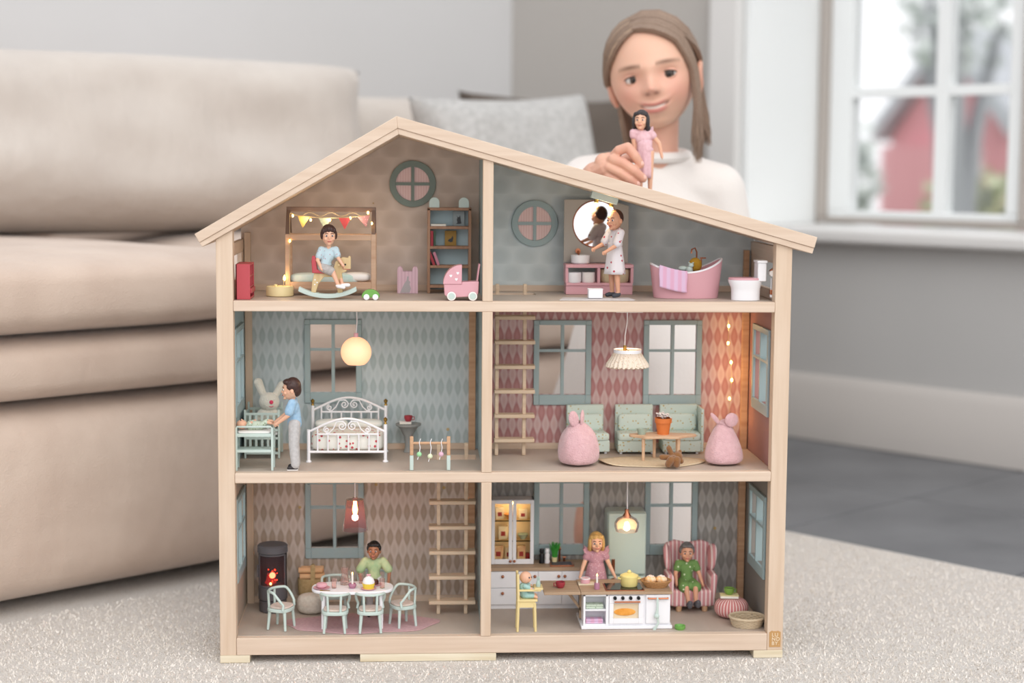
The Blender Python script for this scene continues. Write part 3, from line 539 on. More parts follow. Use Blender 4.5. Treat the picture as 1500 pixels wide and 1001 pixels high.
# bookcase
T = Thing('attic_bookcase', 'tall narrow brown bookcase with two grey ears beside the post', 'bookcase', px=658, Y=.118, z=ZA)
wood('case_wood', 'a57f66', '8d6950', 2); mat('case_back', 'a9bdc2', .7)
T.part('body', T.b().box(-32, -28, 0, 26, 0, 124).box(28, 32, 0, 26, 0, 124).box(-32, 32, 0, 26, 121, 125), 'case_wood', bevel=.4); T.part('back', T.b().box(-28, 28, 24, 26, 4, 121), 'case_back')
for z in (8, 37, 65, 94): T.part('shelf', T.b().box(-28, 28, 0, 24, z, z+4), 'case_wood', bevel=.3)
for x in (-22, 21): T.part('ear', T.b().prism([(x-7.5, 125)]+[(x+7.5*math.cos(a), 133+7*math.sin(a)) for a in np.linspace(math.pi, 0, 12)]+[(x+7.5, 125)], 3, 7), 'mint', bevel=.4)
mat('bk_red', '9c2f3c', .6); mat('bk_green', '39503f', .6); mat('bk_blue', '36424f', .6); mat('bk_pink', 'b9788a', .6); mat('page', 'e8e4da', .8); mat('pic_brown', '9c7a3c', .7); mat('pic_grey', '8f9a9c', .6)
def book(lab, P, dims, m, rot=(0, 0, 0)):
    a, b_, c = [v*T.s for v in dims]; o = obj('book', B().box(-a/2, a/2, -b_/2, b_/2, 0, c), m, bevel=.0002); o.location = P; o.rotation_euler = rot; tag(o, lab, 'book')
    obj('pages', B().box(-a/2+.0003 if a > c else -a/2+.0003, a/2-.0003, -b_/2-.0002 if a > c else -b_/2+.0004, b_/2+.0001, c*.15 if a > c else .0004, c*.85 if a > c else c+.0001), 'page', o)
book('red upright book at the end of the upper bookcase shelf', T.w(-25.5, 10, 69), (4, 16, 22), 'bk_red'); book('dark green book standing beside the red shelf book', T.w(-21.3, 10, 69), (3, 16, 21.5), 'bk_green')
book('thin white book lying on the top bookcase shelf', T.w(-16, 10, 98), (22, 14, 3), 'page')
book('red book leaning on the low bookcase shelf', T.w(-22, 9, 41), (4, 15, 20), 'bk_red', (0, -.35, 0)); book('pink book leaning behind the pram on the low shelf', T.w(-15.5, 9, 41), (4, 15, 20), 'bk_pink', (0, -.35, 0))
def pict(lab, P, w, h, m, shape, mm):
    o = obj('picture_card', B(T.s).box(-w/2, w/2, 0, 1.5, 0, h), m, bevel=.0002); o.location = P; tag(o, lab, 'picture'); obj('motif', B(T.s).prism(shape, -.3, 0), mm, o)
pict('grey picture card with black bear on the top bookcase shelf', T.w(14, 16, 98), 17, 22, 'pic_grey', [(-4, 3), (-2, 5), (-3, 9), (-2, 12), (-3, 16), (-1.5, 13), (.5, 13), (2, 16), (2.5, 12), (3, 8), (4, 4), (1, 3)], 'black')
pict('golden brown picture card with dark bird on the second shelf', T.w(2, 16, 69), 17, 22, 'pic_brown', [(-4, 7), (0, 5), (3, 6), (4, 11), (3, 15), (1, 11), (-3, 9)], 'black')
# pram
T = Thing('doll_pram', 'pink toy pram with hearts and a folded hood', 'pram', px=676, Y=.018, z=ZA)
hood = [(-27, 24)]+[(-27+27-27*math.cos(a), 24+28*math.sin(a)) for a in np.linspace(0, math.pi/2, 12)]+[(0, 24)]
for y in (-14, 12): T.part('hood_side', T.b().prism(hood, y, y+2), 'pink', bevel=.4)
mat('pink_brown', 'b98a8a', .7); o_ = [(-27*math.cos(a), 24+28*math.sin(a)) for a in np.linspace(0, math.pi/2, 12)]; i_ = [(-24*math.cos(a), 24+25*math.sin(a)) for a in np.linspace(math.pi/2, 0, 12)]
T.part('hood_cover', T.b().prism(o_+i_, -12.5, 12.5), 'pink_brown')
T.part('body', T.b().prism([(-26, 24), (-25, 8), (-20, 4), (20, 6), (24, 10), (25, 28), (0, 27), (0, 24)], -13, 13), 'pink', bevel=1)
T.part('handle', T.b().tube([(21, -12, 18), (26, -12, 53), (26, 12, 53), (21, 12, 18)], .9, 8), 'pink')
for x in (-15, 16):
    for y in (-16.5, 14.5): w = T.part('wheel', T.b().cyl((x, y, 6.5), (x, y+2, 6.5), 6.6, n=24), 'white_matte', bevel=.4); T.part('hub', T.b().cyl((x, y-.4, 6.5), (x, y+2.4, 6.5), 4.8, n=20), 'mint', parent=w)
heart = [(0, -3), (2.6, 0), (2.6, 1.8), (1.3, 2.6), (0, 1.4), (-1.3, 2.6), (-2.6, 1.8), (-2.6, 0)]
for x, z in ((-16, 36), (-6, 40), (-8, 31)): T.part('heart', T.b().prism([(a*.75+x, c*.75+z) for a, c in heart], -14.3, -14), 'white')
# ================================================================ attic bathroom
mat('panel_grey', 'a7a29c', .6); mat('mirror', 'f4f4f4', .02, 1)
T = Thing('bathroom_vanity', 'pink two shelf vanity with round mirror panel and copper tap', 'vanity', px=878, Y=.105, z=ZA)
for y in (0,):
    T.part('top', T.b().box(-50, 50, 0, 38, 39, 44), 'pink', bevel=.5); T.part('lower_shelf', T.b().box(-49, 49, 1, 34, 13, 17), 'pink', bevel=.4); T.part('plinth', T.b().box(-49, 49, 3, 33, 0, 13), 'pink', bevel=.4)
for x in (-50, -3, 46): T.part('upright', T.b().box(x, x+4, 1, 34, 17, 39), 'pink', bevel=.3)
T.part('back_panel', T.b().prism([(-50, 45), (46, 45), (46, 129), (12, 138), (-50, 138)], 35, 38), 'panel_grey', bevel=.4)
fr = T.part('mirror_frame', T.b().tube([(-2+34.5*math.cos(a), 34.4, 102+34.5*math.sin(a)) for a in np.linspace(0, 2*math.pi, 48, endpoint=False)], 1, 8, True), 'copper'); T.part('mirror_glass', T.b().cyl((-2, 35, 102), (-2, 33.9, 102), 34, n=48), 'mirror', parent=fr)
T.part('tap', T.b().cyl((-29, 36, 62), (-29, 31, 62), 4, n=16).tube([(-29, 32, 62), (-29, 24, 62), (-29, 22, 57)], 1.3), 'copper')
T.part('basin', T.b().lathe([(.1, 44), (11, 44), (13.5, 46), (14, 56), (14, 57), (12.6, 57), (12, 48), (.1, 47)], (-27, 16, 0), 32), 'white')
VN = T
def pot(lab, P, r, h_, m, name='storage_bowl', cat='bowl', group=None):
    o = obj(name, B(VN.s).lathe([(.1, 0), (r*.9, 0), (r, 2), (r, h_), (r-1.2, h_), (r-1.6, 2.5), (.1, 2)], n=28), m); o.location = P; return tag(o, lab, cat, group)
pot('white bowl on the pink vanity shelf nearest the toilet paper wall window', VN.w(-37, 10, 17), 11, 15, 'white')
bpy.data.objects['storage_bowl']['label'] = 'white bowl at the outer end of the pink vanity shelf'
pot('white bowl beside the middle upright of the pink vanity', VN.w(-15, 14, 17), 10, 15, 'white_matte')
mat('wicker_pale', 'cbbd9d', .9, bmp=(700, .8, .001)); o = obj('wicker_basket', B(VN.s).lathe([(.1, 0), (14, 0), (16, 3), (17, 18), (16, 20), (14.5, 20), (14, 3), (.1, 2)], n=28, sx=1.35), 'wicker_pale'); o.location = VN.w(23.5, 17, 17); tag(o, 'pale wicker basket on the vanity shelf behind the robe doll', 'basket')
T = Thing('step_stool', 'small white cube stool on the bath mat by the vanity', 'stool', px=872.5, Y=.03, z=ZA+.0012)
T.part('body', T.b().box(-10.5, 10.5, 0, 16, 0, 13.5), 'white', bevel=1); T.part('top', T.b().box(-11, 11, -.5, 16.5, 12.5, 14), 'white', bevel=.5)
P = x_at(872, .03, ZA); cloth('mat_white', 'd5d0d0', 'c6c0c2'); o = obj('bath_mat', B(VN.s).prism([(-52, -16), (52, -16), (55, -12), (50, 24), (-44, 24), (-50, -10)], 0, 1.2, 'z'), 'mat_white', bevel=.0003); o.location = P; tag(o, 'flat pale bath mat on the attic floor before the vanity', 'mat')
# robe doll
T = Thing('robe_doll', 'man doll in white bathrobe with red hearts at the vanity', 'doll', px=900, Y=.05, z=ZA+.0014, rot=-62)
dots('robe', 'd9d3d6', 'b44a57', 150, .2, bmp=(700, .25, .0006)); mat('slipper', '43444b', .7)
D = Doll(T, 130, 'skin_robe' if 'skin_robe' in MATS else mat('skin_robe', 'd5a083', .5, sss=.1).name, {'elbL': (-.13, -.06, .6), 'wriL': (-.11, -.2, .545), 'elbR': (.13, -.07, .59), 'wriR': (.1, -.19, .52)}, (18, 4), hair=('thin', 'hair_brown'))
D.shirt('robe', .85, .5, 'robe_top', 1.12); D.skirt('robe', .6, .26, .075, .13, 6, .05, name='robe_skirt', sy=.85); D.shoes('slipper')
T.part('belt', T.b().lathe([(12, 74), (12.6, 75), (12.6, 79), (12, 80)], n=24, sx=.95, sy=.8, closed=True), 'robe'); T.part('collar', T.b().tube([(-4, -7, 84), (-7, -4, 96), (-3, 5, 100), (3, 5, 100), (7, -4, 96), (4, -7, 84)], 1.8, 8), 'robe')
# ceiling lamp
P = on_y(885, 293, .05); s_ = mpp(P)
T = Thing('bathroom_spotlight', 'mint ceiling lamp with two glowing bulbs under the roof', 'lamp', loc=P)
T.part('housing', T.b().at((0, 0, 3), (0, .2713, 0)).box(-20, 20, -9, 9, -5, 9), 'mint', bevel=.6)
for x, z in ((-11, 1), (11, -5)): so_ = T.part('socket', T.b().cyl((x, 0, z+1), (x-.6, 0, z-5), 3, n=12), 'brass'); T.part('bulb', T.b().sph((x-.8, 0, z-7), (2.6, 2.6, 3.4), 12, 10), 'led', parent=so_)
light('bulb_light', (0, -.002, -.012), .02, (1, .78, .5), parent=T.root)
# bathtub
T = Thing('bathtub', 'pink freestanding toy bathtub with white rim', 'bathtub', px=1008, Y=.045, z=ZA)
def tubring(k, ins=0):
    out = []
    for j in range(64):
        a = 2*math.pi*j/64; c, s_ = math.cos(a), math.sin(a); t = k
        rx = (47.5+6*t)-ins; ry = (24+5*t)-ins; x = rx*math.copysign(abs(c)**.75, c); y = ry*math.copysign(abs(s_)**.8, s_)
        rim = 38+14*(abs(x+6)/50)**2.2; out.append((x, y+24, max(1.5 if ins else 0, rim*t)))
    return out
T.part('shell', T.b().rings([tubring(0), tubring(.04), tubring(.35), tubring(.7), tubring(1), tubring(1, 3), tubring(.6, 3.4), tubring(.12, 4.5)]), 'pink'); T.part('rim', T.b().tube(tubring(1, 1.5), 1.7, 8, True), 'white')
T.part('tap', T.b().tube([(20, 50, 40), (20, 50, 66), (17, 49, 72), (12, 47, 70), (11, 46, 64)], 1.2), 'copper'); T.part('tap_handle', T.b().cyl((27, 50, 44), (27, 50, 58), 1.1).cyl((25, 50, 57), (34, 50, 57), 1), 'copper'); TB = T
m = stripes('towel_pink', 'd9a9c3', 'd8b9d4', .009, 0, .5)
o = obj('bath_towel', B(T.s).grid(lambda u, v: (-44+41*u+1.2*math.sin(9*v+u*4)*.4, (-6.2 if v > .25 else -6.2+(.25-v)*60)-1.2*math.sin(u*14)*v*.5, (38+12*(abs(-38+41*u)/50)**2.2+1.5 if v < .25 else 40.5+9*(1-u)**1.5-(v-.25)*42)), 20, 16), 'towel_pink', solid=.0008); o.location = T.w(0, 0, 0); tag(o, 'lilac pink towel hanging over the rim of the bathtub', 'towel')
T = Thing('bath_toy', 'small mint bear toy on the rim of the bathtub', 'toy', loc=TB.w(4, 16, 36)); T.part('body', T.b().sph((0, 0, 5), (5, 4, 6)).sph((-8, 6, 7), (8, 5, 4)), 'mint'); T.part('head', T.b().sph((2, -1, 12), (4, 3.6, 3.6)).sph((-1, 0, 15.5), 1.3, 8, 6).sph((5, 0, 15.5), 1.3, 8, 6), 'mint')
mat('sponge', 'b98d2c', .95, bmp=(900, 1, .001)); o = obj('bath_sponge', B(TB.s).sph((0, 0, 10), (10, 8, 11), 20, 14), 'sponge'); o.location = TB.w(14, 26, 38); tag(o, 'mustard yellow bath sponge behind the tub rim', 'sponge')
# toilet
T = Thing('toilet', 'white toy toilet with pink lid in the attic corner', 'toilet', px=1099, Y=.012, z=ZA)
def oval(rx, ry, z, cx=0): return [(cx+rx*math.copysign(abs(math.cos(a))**.8, math.cos(a)), 22+ry*math.copysign(abs(math.sin(a))**.8, math.sin(a)), z) for a in [2*math.pi*j/40 for j in range(40)]]
T.part('bowl', T.b().rings([oval(21, 14, 0, -3), oval(21, 14, 12, -3), oval(21.5, 15, 18, -3), oval(24.5, 18, 27, -4), oval(25, 18.5, 30, -4)]), 'white'); T.part('lid', T.b().rings([oval(24, 17.5, 30, -4), oval(24.5, 18, 31, -4), oval(24, 17.5, 33, -4)]), 'pink'); T.part('cistern', T.b().box(12, 25, 8, 36, 28, 55), 'white', bevel=1.5); T.part('cistern_lid', T.b().box(11, 26, 7, 37, 55, 59), 'white', bevel=1); T.part('hinge', T.b().cyl((10, 14, 32), (10, 30, 32), 1.5), 'white')
LX = .6495
T = Thing('toilet_roll', 'copper toilet paper holder with white roll on the attic wall', 'paper holder', loc=(LX, .022, ZA+.034)); T.part('bracket', T.b().prism([(-8, 2), (0, -6), (0, 8)], -4, 4), 'copper', bevel=.5); T.part('roll', T.b().cyl((-4, -7, -2), (-4, 7, -2), 4.5, n=18), 'white_matte')
T = Thing('toilet_brush', 'white toilet brush in a copper wall holder beside the toilet', 'brush', loc=(LX, .021, ZA+.009)); T.part('holder', T.b().box(-7, 0, -4, 4, -2, 5), 'copper', bevel=.6); T.part('handle', T.b().cyl((-5, 0, 0), (-5, 0, 22), .8), 'white'); T.part('cup', T.b().lathe([(.1, -6), (2.6, -6), (3, 0), (.1, 0)], (-4, 0, 0), 14), 'white')
# ================================================================ lamps hanging from the ceilings
mat('globe_glow', 'f2c3a4', .5, emit='ffb884', es=.55); mat('cord_white', 'dcd6d6', .5)
T = Thing('globe_pendant', 'glowing round peach globe lamp hanging over the iron bed', 'lamp', loc=on_y(521.5, 458, .05)*[1, 1, 0]+[0, 0, ZA0])
T.part('canopy', T.b().lathe([(.1, 0), (19, 0), (19, -3), (16, -4.5), (.1, -4.5)]), 'white_matte'); T.part('cord', T.b().tube([(1, 0, -3), (1.4, 0, -20), (0, 0, -40)], .9), 'cord_white'); T.part('socket', T.b().cyl((0, 0, -37), (0, 0, -44), 3.2), 'pink')
T.part('globe', T.b().lathe([(.1+22.3*math.sin(a), -65+22.3*math.cos(a)) for a in np.linspace(.12, 2.55, 20)]+[(21*math.sin(a), -65+21*math.cos(a)) for a in np.linspace(2.55, .2, 18)], n=40), 'globe_glow'); light('globe_light', (0, 0, -86*T.s), .03, parent=T.root, r=.004)
mat('lace', 'efe2d2', .9, emit='ffd8a8', es=.25); dots('lace_dots', 'eadccb', 'cbb091', 420, .25)
T = Thing('frill_pendant', 'white lace frill pendant lamp hanging above the cloud table', 'lamp', loc=on_y(920, 460, .05)*[1, 1, 0]+[0, 0, ZA0])
T.part('canopy', T.b().box(-19, 21, -12, 12, -5, 0), 'white', bevel=.8); T.part('cord', T.b().tube([(-1, 0, -4), (-1, 0, -20), (-4, 0, -40), (-4, 0, -56)], .9), 'cord_white'); T.part('socket', T.b().cyl((-4, 0, -54), (-4, 0, -62), 2.5, n=12), 'brass')
T.part('band', T.b().lathe([(20, -60), (20.5, -60), (20.5, -66), (20, -66)], (0, 0, 0), 40, closed=True), 'white'); T.part('spokes', T.b().cyl((-20, 0, -61), (20, 0, -61), .6).cyl((0, -20, -61), (0, 20, -61), .6), 'brass')
T.part('frill', T.b().rings([[(r*(1+a*math.sin(26*q))*math.cos(q), r*(1+a*math.sin(26*q))*math.sin(q), z-a*14*math.sin(26*q)) for q in [2*math.pi*j/180 for j in range(180)]] for r, a, z in ((20.4, .0, -65), (25, .025, -73), (29.5, .05, -80), (30.5, .05, -85), (25, .05, -87))], cap=False), 'lace_dots', solid=.0003)
T.part('bulb', T.b().sph((0, 0, -76), (3.4, 3.4, 4.5), 14, 10), 'led'); light('frill_light', (0, 0, -81*T.s), .03, (1, .8, .58), parent=T.root)
mat('red_glass', 'e8c6c8', .05, trans=.97, ior=1.06)
T = Thing('red_glass_pendant', 'translucent red glass pendant lamp over the dining table', 'lamp', loc=on_y(520, 709, .045)*[1, 1, 0]+[0, 0, ZM0])
T.part('cord', T.b().cyl((0, 0, 0), (0, 0, -32), .9), 'cord_white'); T.part('shade', T.b().lathe([(.1, -32), (4, -32), (4, -34), (13, -35), (18.5, -81), (17.7, -81), (12.3, -36), (.1, -35)], n=36), 'red_glass'); T.part('bulb', T.b().lathe([(.1, -36), (2.6, -37), (2.6, -42), (4, -50), (3, -56), (.1, -58)], n=16), 'led'); light('red_glass_light', (0, 0, -62*T.s), .03, (1, .6, .45), parent=T.root)
mat('ribbed_glass', 'fff0e0', .1, trans=.85, ior=1.2)
T = Thing('copper_glass_pendant', 'clear ribbed glass pendant lamp with copper cap above the kitchen island', 'lamp', loc=on_y(919, 709, .05)*[1, 1, 0]+[0, 0, ZM0])
T.part('cord', T.b().tube([(-1, 0, 0), (0, 0, -14), (.5, 0, -54)], .9), 'cord_white'); T.part('cap', T.b().lathe([(.1, -52), (3.2, -52), (3.2, -57), (6.5, -62), (6.5, -64), (.1, -64)], n=20), 'copper')
T.part('shade', T.b().lathe([(6, -62), (14, -66), (18, -72), (18.2, -78), (16, -85), (15.4, -85), (17, -78), (17, -72.5), (13.5, -67), (6, -63.5)], n=60, closed=True, fn=lambda q, k: 1+.012*math.sin(30*q)), 'ribbed_glass'); T.part('bulb', T.b().sph((0, 0, -76), (4.2, 4.2, 5.5), 14, 10), 'led'); light('glass_light', (0, 0, -80*T.s), .045, (1, .78, .52), parent=T.root)
# ================================================================ ladders
def ladder(lab, px0, px1, Y, z0, z1, pt0, pt1, steps, name='wooden_ladder'):
    a, c = x_at(px0, Y, z0), x_at(px1, Y, z0); s_ = mpp(a); T = Thing(name, lab, 'ladder', loc=(a+c)/2+np.array([0, 0, .0003])); hw = (c-a)[0]/2/T.s
    for sg in (-1, 1): T.part('upright', T.b().box(sg*hw-2.6, sg*hw+2.6, -3, 3, 0, (z1-z0)/T.s), 'ladder_wood', bevel=.6)
    t0, t1 = x_at(pt0, Y, z0)[0], x_at(pt1, Y, z0)[0]
    for zz in steps: T.part('tread', T.b().box((t0-T.loc.x)/T.s, (t1-T.loc.x)/T.s, -12, 10, zz, zz+5.5), 'ladder_wood', bevel=1.2)
ladder('pale wooden ladder with flat treads rising through the pink room', 727, 767, .115, ZM, ZA+.012, 723, 782, [20+36*k for k in range(6)])
ladder('pale wooden ladder with wide treads behind the dining room rug', 642, 682, .1, ZB, ZM+.018, 628, 696, [16+37*k for k in range(5)], 'wooden_ladder')
# ================================================================ blue bedroom
T = Thing('changing_table', 'mint changing table with rails at the edge of the blue room', 'table', loc=x_at(372.5, .014, ZM)); w = 28; d = 28
for x in (-w, w-3.6):
    for y in (0, d): T.part('leg', T.b().box(x, x+3.6, y, y+3.4, 0, 64), 'mint', bevel=.6)
for y in (0, d): T.part('rail', T.b().tube([(-w+1.8, y+1.7, 62), (-w+3, y+1.7, 65), (w-4, y+1.7, 65), (w-1.8, y+1.7, 62)], 1.5), 'mint')
T.part('top', T.b().box(-w+.5, w-.5, .6, d+2.8, 50, 55), 'mint', bevel=.6); T.part('shelf', T.b().box(-w+.5, w-.5, .6, d+2.8, 27, 31), 'mint', bevel=.5); T.part('pad', T.b().sph((0, d/2+1.7, 56.5), (w-3, d/2-1, 2.4), 24, 12, .3, .6), 'white_matte'); CT = T
# baby lying on it
dots('baby_print', 'c3cfbd', '8b9c7c', 300, .25); 
def baby(T, skin, suit, P, F, hc, hr, ey):
    blob(T, 'body', [('e', P['che'], (6, 5.5, 7)), ('c', P['che'], P['pel'], 5.5, 5.5), ('e', hc, hr)]+[('c', P[a], P[b_], r0, r1) for a, b_, r0, r1 in (('sL', 'hL', 2.6, 2), ('sR', 'hR', 2.6, 2), ('pL', 'kL', 3.4, 2.8), ('kL', 'fL', 2.8, 2), ('pR', 'kR', 3.4, 2.8), ('kR', 'fR', 2.8, 2))]+[('e', Vector(hc)+Vector(F)*hr[1]*1.0, (1.1, 1.1, 1.1))], skin, .5, smooth=3)
    blob(T, 'romper', [('e', P['che'], (7, 6.6, 7.6)), ('c', P['che'], P['pel'], 6.6, 6.8)]+[('c', P[a], Vector(P[a]).lerp(Vector(P[b_]), .55), 3.6, 3.6) for a, b_ in (('sL', 'hL'), ('sR', 'hR'))]+[('c', P[a], Vector(P[a]).lerp(Vector(P[b_]), .9), 4.6, 3.8) for a, b_ in (('pL', 'kL'), ('pR', 'kR'))], suit, .6, smooth=3)
    for e in ey: T.part('eye', T.b().sph(e, .95, 10, 8), 'eye_dark')
T = Thing('baby_doll', 'baby doll in leafy print romper lying on the changing table', 'doll', loc=CT.w(0, 15, 59))
baby(T, 'skin', 'baby_print', dict(che=(-6, 0, 6), pel=(8, 0, 6), sL=(-9, -6, 7), hL=(-4, -9, 12), sR=(-9, 6, 7), hR=(0, 8, 12), pL=(9, -4, 6), kL=(17, -6, 12), fL=(24, -6, 10), pR=(9, 4, 6), kR=(18, 5, 12), fR=(25, 4, 12)), (0, 0, 1), (-19, 0, 7.5), (8.2, 7.4, 7), [(-20, -3, 13.8), (-20, 3, 13.8)])
T = Thing('toy_crib', 'mint slatted crib standing behind the changing table', 'crib', px=384, Y=.095, z=ZM); w = 26; d = 56
for y in (0, d): 
    for x in (-w, w-3): T.part('post', T.b().box(x, x+3, y, y+3, 0, 76 if y else 72), 'mint', bevel=.5)
    for z in (6, 28, 40, 64): T.part('rail', T.b().box(-w+3, w-3, y+.4, y+2.6, z, z+3.5), 'mint', bevel=.3)
    for k in range(5): x = -w+9+k*8.6; T.part('bar', T.b().box(x-1.8, x+1.8, y+.7, y+2.3, 9, 64), 'mint')
for x in (-w, w-3): T.part('side', T.b().box(x, x+2.6, 3, d, 6, 66), 'mint', bevel=.4)
T.part('mattress', T.b().box(-w+3, w-3, 3, d, 34, 42), 'white_matte', bevel=1.2); CR = T
mat('fleece_white', 'dcd9cc', 1, bmp=(800, 1, .0015), sheen=.5); mat('fleece_pink', 'e2b9bd', 1, bmp=(650, 1, .0016), sheen=.5, var=('d6a9ae', 180)); mat('nose_pink', 'd23b5e', .6)
T = Thing('plush_rabbit', 'white plush rabbit with pink nose sitting in the mint crib', 'plush toy', loc=CR.w(7, 26, 42.5))
blob(T, 'body', [('e', (0, 0, 14), (19, 14, 16)), ('e', (2, -3, 38), (15, 13, 14)), ('c', (-6, 0, 46), (-14, 2, 66), 5, 6.5), ('c', (10, 0, 46), (20, 2, 62), 5, 6), ('e', (-14, -8, 10), (6, 7, 6)), ('e', (14, -8, 10), (6, 7, 6))], 'fleece_white', .9, smooth=3)
T.part('nose', T.b().sph((6, -15.5, 39), (3, 2, 3), 10, 8), 'nose_pink'); T.part('mouth', T.b().tube([(3, -14.8, 33), (6, -15.2, 32), (9, -14.6, 33)], .5, 5), 'nose_pink')
for x in (0, 11): T.part('eye', T.b().sph((x, -14.8, 43), 1, 8, 6), 'white_matte')
# man by the changing table
T = Thing('father_doll', 'man doll in light blue shirt and grey trousers leaning over the changing table', 'doll', px=432, Y=.022, z=ZM, rot=-90)
cloth('shirt_blue', 'a3c3dc', '8fb2cf'); cloth('chino', 'c6c4c4', 'b5b3b3'); mat('shoe_dark', '2f2a2c', .5); mat('sole', 'e4e0dd', .5)
D = Doll(T, 137, 'skin', {'elbL': (-.13, -.075, .60), 'wriL': (-.10, -.2, .505), 'elbR': (.13, -.06, .6), 'wriR': (.1, -.17, .515)}, (0, 6), hair=('short', 'hair_brown'), lean=(0, -.02))
D.shirt('shirt_blue', .7, .47, puff=1.1); D.trousers('chino', .97, 1.08); D.shoes('shoe_dark')
for k in 'LR': a, t = D.J['ank'+k], D.J['toe'+k]; T.part('sole', T.b().prism([(a.x-4, a.y+4), (a.x+4, a.y+4), (t.x+4, t.y-3), (t.x-4, t.y-3)], 0, 1.6, 'z'), 'sole', bevel=.4)
# iron bed
T = Thing('iron_bed', 'white iron double bed with scrolled ends and brass knobs', 'bed', px=508.5, Y=.07, z=ZM)
def scroll(cx, cz, r, turns, a0, sg, y): return [(cx+sg*(r*(1-k/26*.86))*math.cos(a0+turns*2*math.pi*k/26), y, cz+(r*(1-k/26*.86))*math.sin(a0+turns*2*math.pi*k/26)) for k in range(27)]
def bed_end(y, zr, zp, za, ze, low, par, post_to, w=56):
    for i, x in enumerate((-w, w)): 
        zt = post_to[i]; p = T.part('post', T.b().lathe([(.1, 0), (4.2, 0), (4, 1.6), (2.5, 3), (2.5, zt), (.1, zt)], (x, y, 0), 16), 'white'); 
        if zt > 50: T.part('knob', T.b().lathe([(.1, zt), (2.4, zt), (2.4, zt+1.5), (1.4, zt+3), (2.9, zt+6), (2.9, zt+8), (.1, zt+10.5)], (x, y, 0), 14), 'brass', parent=p)
    arch = [(-w+2*w*t, y, ze+(za-ze)*math.sin(math.pi*t)**1.15) for t in np.linspace(0, 1, 33)]
    T.part('arch', T.b().tube(arch, 1.7, 8), 'white'); T.part('rail', T.b().cyl((-w+13, y, zr), (w-11, y, zr), 1.4, n=8), 'white')
    for x in (-w+13, w-11): zt = ze+(za-ze)*math.sin(math.pi*(x+w)/(2*w))**1.15; T.part('bar', T.b().cyl((x, y, low), (x, y, zt), 1.3, n=8), 'white')
    for k in range(5): x = -w+28+15*k; T.part('bar', T.b().cyl((x, y, low), (x, y, zr), 1.3, n=8), 'white')
    T.part('low_rail', T.b().cyl((-w, y, low), (w, y, low), 1.9, n=8), 'white')
    hs = za-zr
    for sg in (-1, 1):
        T.part('scroll', T.b().tube(scroll(sg*7.5, zr+hs*.52, hs*.29, 1.6, math.pi*.5, sg, y)+[], .95, 6), 'white'); T.part('scroll', T.b().tube(scroll(sg*30, zr+hs*.30, hs*.2, 1.5, math.pi*.5, -sg, y), .95, 6), 'white')
        T.part('scroll', T.b().tube([(sg*1, y, zr+hs*.55), (sg*6, y, zr+hs*.84), (sg*15, y, zr+hs*.8), (sg*20, y, zr+hs*.35), (sg*26, y, zr+hs*.1), (sg*31, y, zr+hs*.08)], .95, 6), 'white')
bed_end(0, 41, 64, 64, 45, 15, None, (48, 56)); bed_end(88, 61, 80, 83, 64, 16, None, (71, 71), 55)
for x in (-55, 55): T.part('side_rail', T.b().cyl((x, 2, 16), (x, 86, 16), 1.7, n=8), 'white')
dots('dot_quilt', 'e9e8e0', 'c8505a', 165, .26); T.part('mattress', T.b().sph((0, 44, 28), (53, 40, 13.5), 40, 20, .2, .35), 'dot_quilt'); mat('sheet_beige', 'bfb3a8', .9); T.part('fold', T.b().sph((0, 66, 39), (51, 16, 4), 36, 12, .2, .5), 'sheet_beige')
cloth('pillow_mint', 'dfe2dc')
for x in (-26, 26): T.part('pillow', T.b().sph((x, 70, 46), (25, 13, 7), 28, 16, .6, .8), 'pillow_mint')
# side table with cup
T = Thing('wall_console', 'grey half round pedestal table on the blue wall', 'table', px=598, Y=.14, z=ZM); mat('stone_grey', '8f918f', .7)
T.part('top', T.b().lathe([(.1, 39), (18, 39), (18.5, 40), (18.5, 42), (.1, 42.5)], n=28), 'stone_grey'); T.part('pedestal', T.b().lathe([(.1, 0), (7, 0), (6, 2), (4.6, 8), (5.5, 22), (12, 34), (16, 39), (.1, 39)], n=28), 'stone_grey'); CN = T
mat('cup_red', '9d3540', .35); mat('tea', '3a1f16', .3)
def cup(lab, P, s, m, r=6, h=8, handle=1, inside='tea'):
    t = Thing('toy_cup', lab, 'cup', loc=P, sc=s); t.part('cup', t.b().lathe([(.1, 0), (r*.6, 0), (r*.75, 1), (r, h*.55), (r, h), (r-.8, h), (r-.9, h*.6), (.1, h*.35)], n=20), m); t.part('drink', t.b().lathe([(.1, h*.7), (r-1, h*.7), (r-1, h*.72), (.1, h*.73)], n=16), inside)
    t.part('handle', t.b().tube([(handle*(r-.5), 0, h*.8), (handle*(r+2.6), 0, h*.8), (handle*(r+2.6), 0, h*.3), (handle*(r-1), 0, h*.25)], .8, 6), m); return t
T = CN; o = obj('book', B(CN.s).box(-8.5, 8.5, -6, 6, 0, 2.6), 'page', bevel=.0002); o.location = CN.w(-4, -4, 42.5); tag(o, 'closed white book on the grey pedestal table', 'book'); obj('cover', B(CN.s).box(-9, 9, -6.3, 6.3, 2.6, 3.1), 'white_matte', o)
cup('small red cup on the book of the grey pedestal table', CN.w(0, -3, 45.7), CN.s, 'cup_red', 6, 8.5)
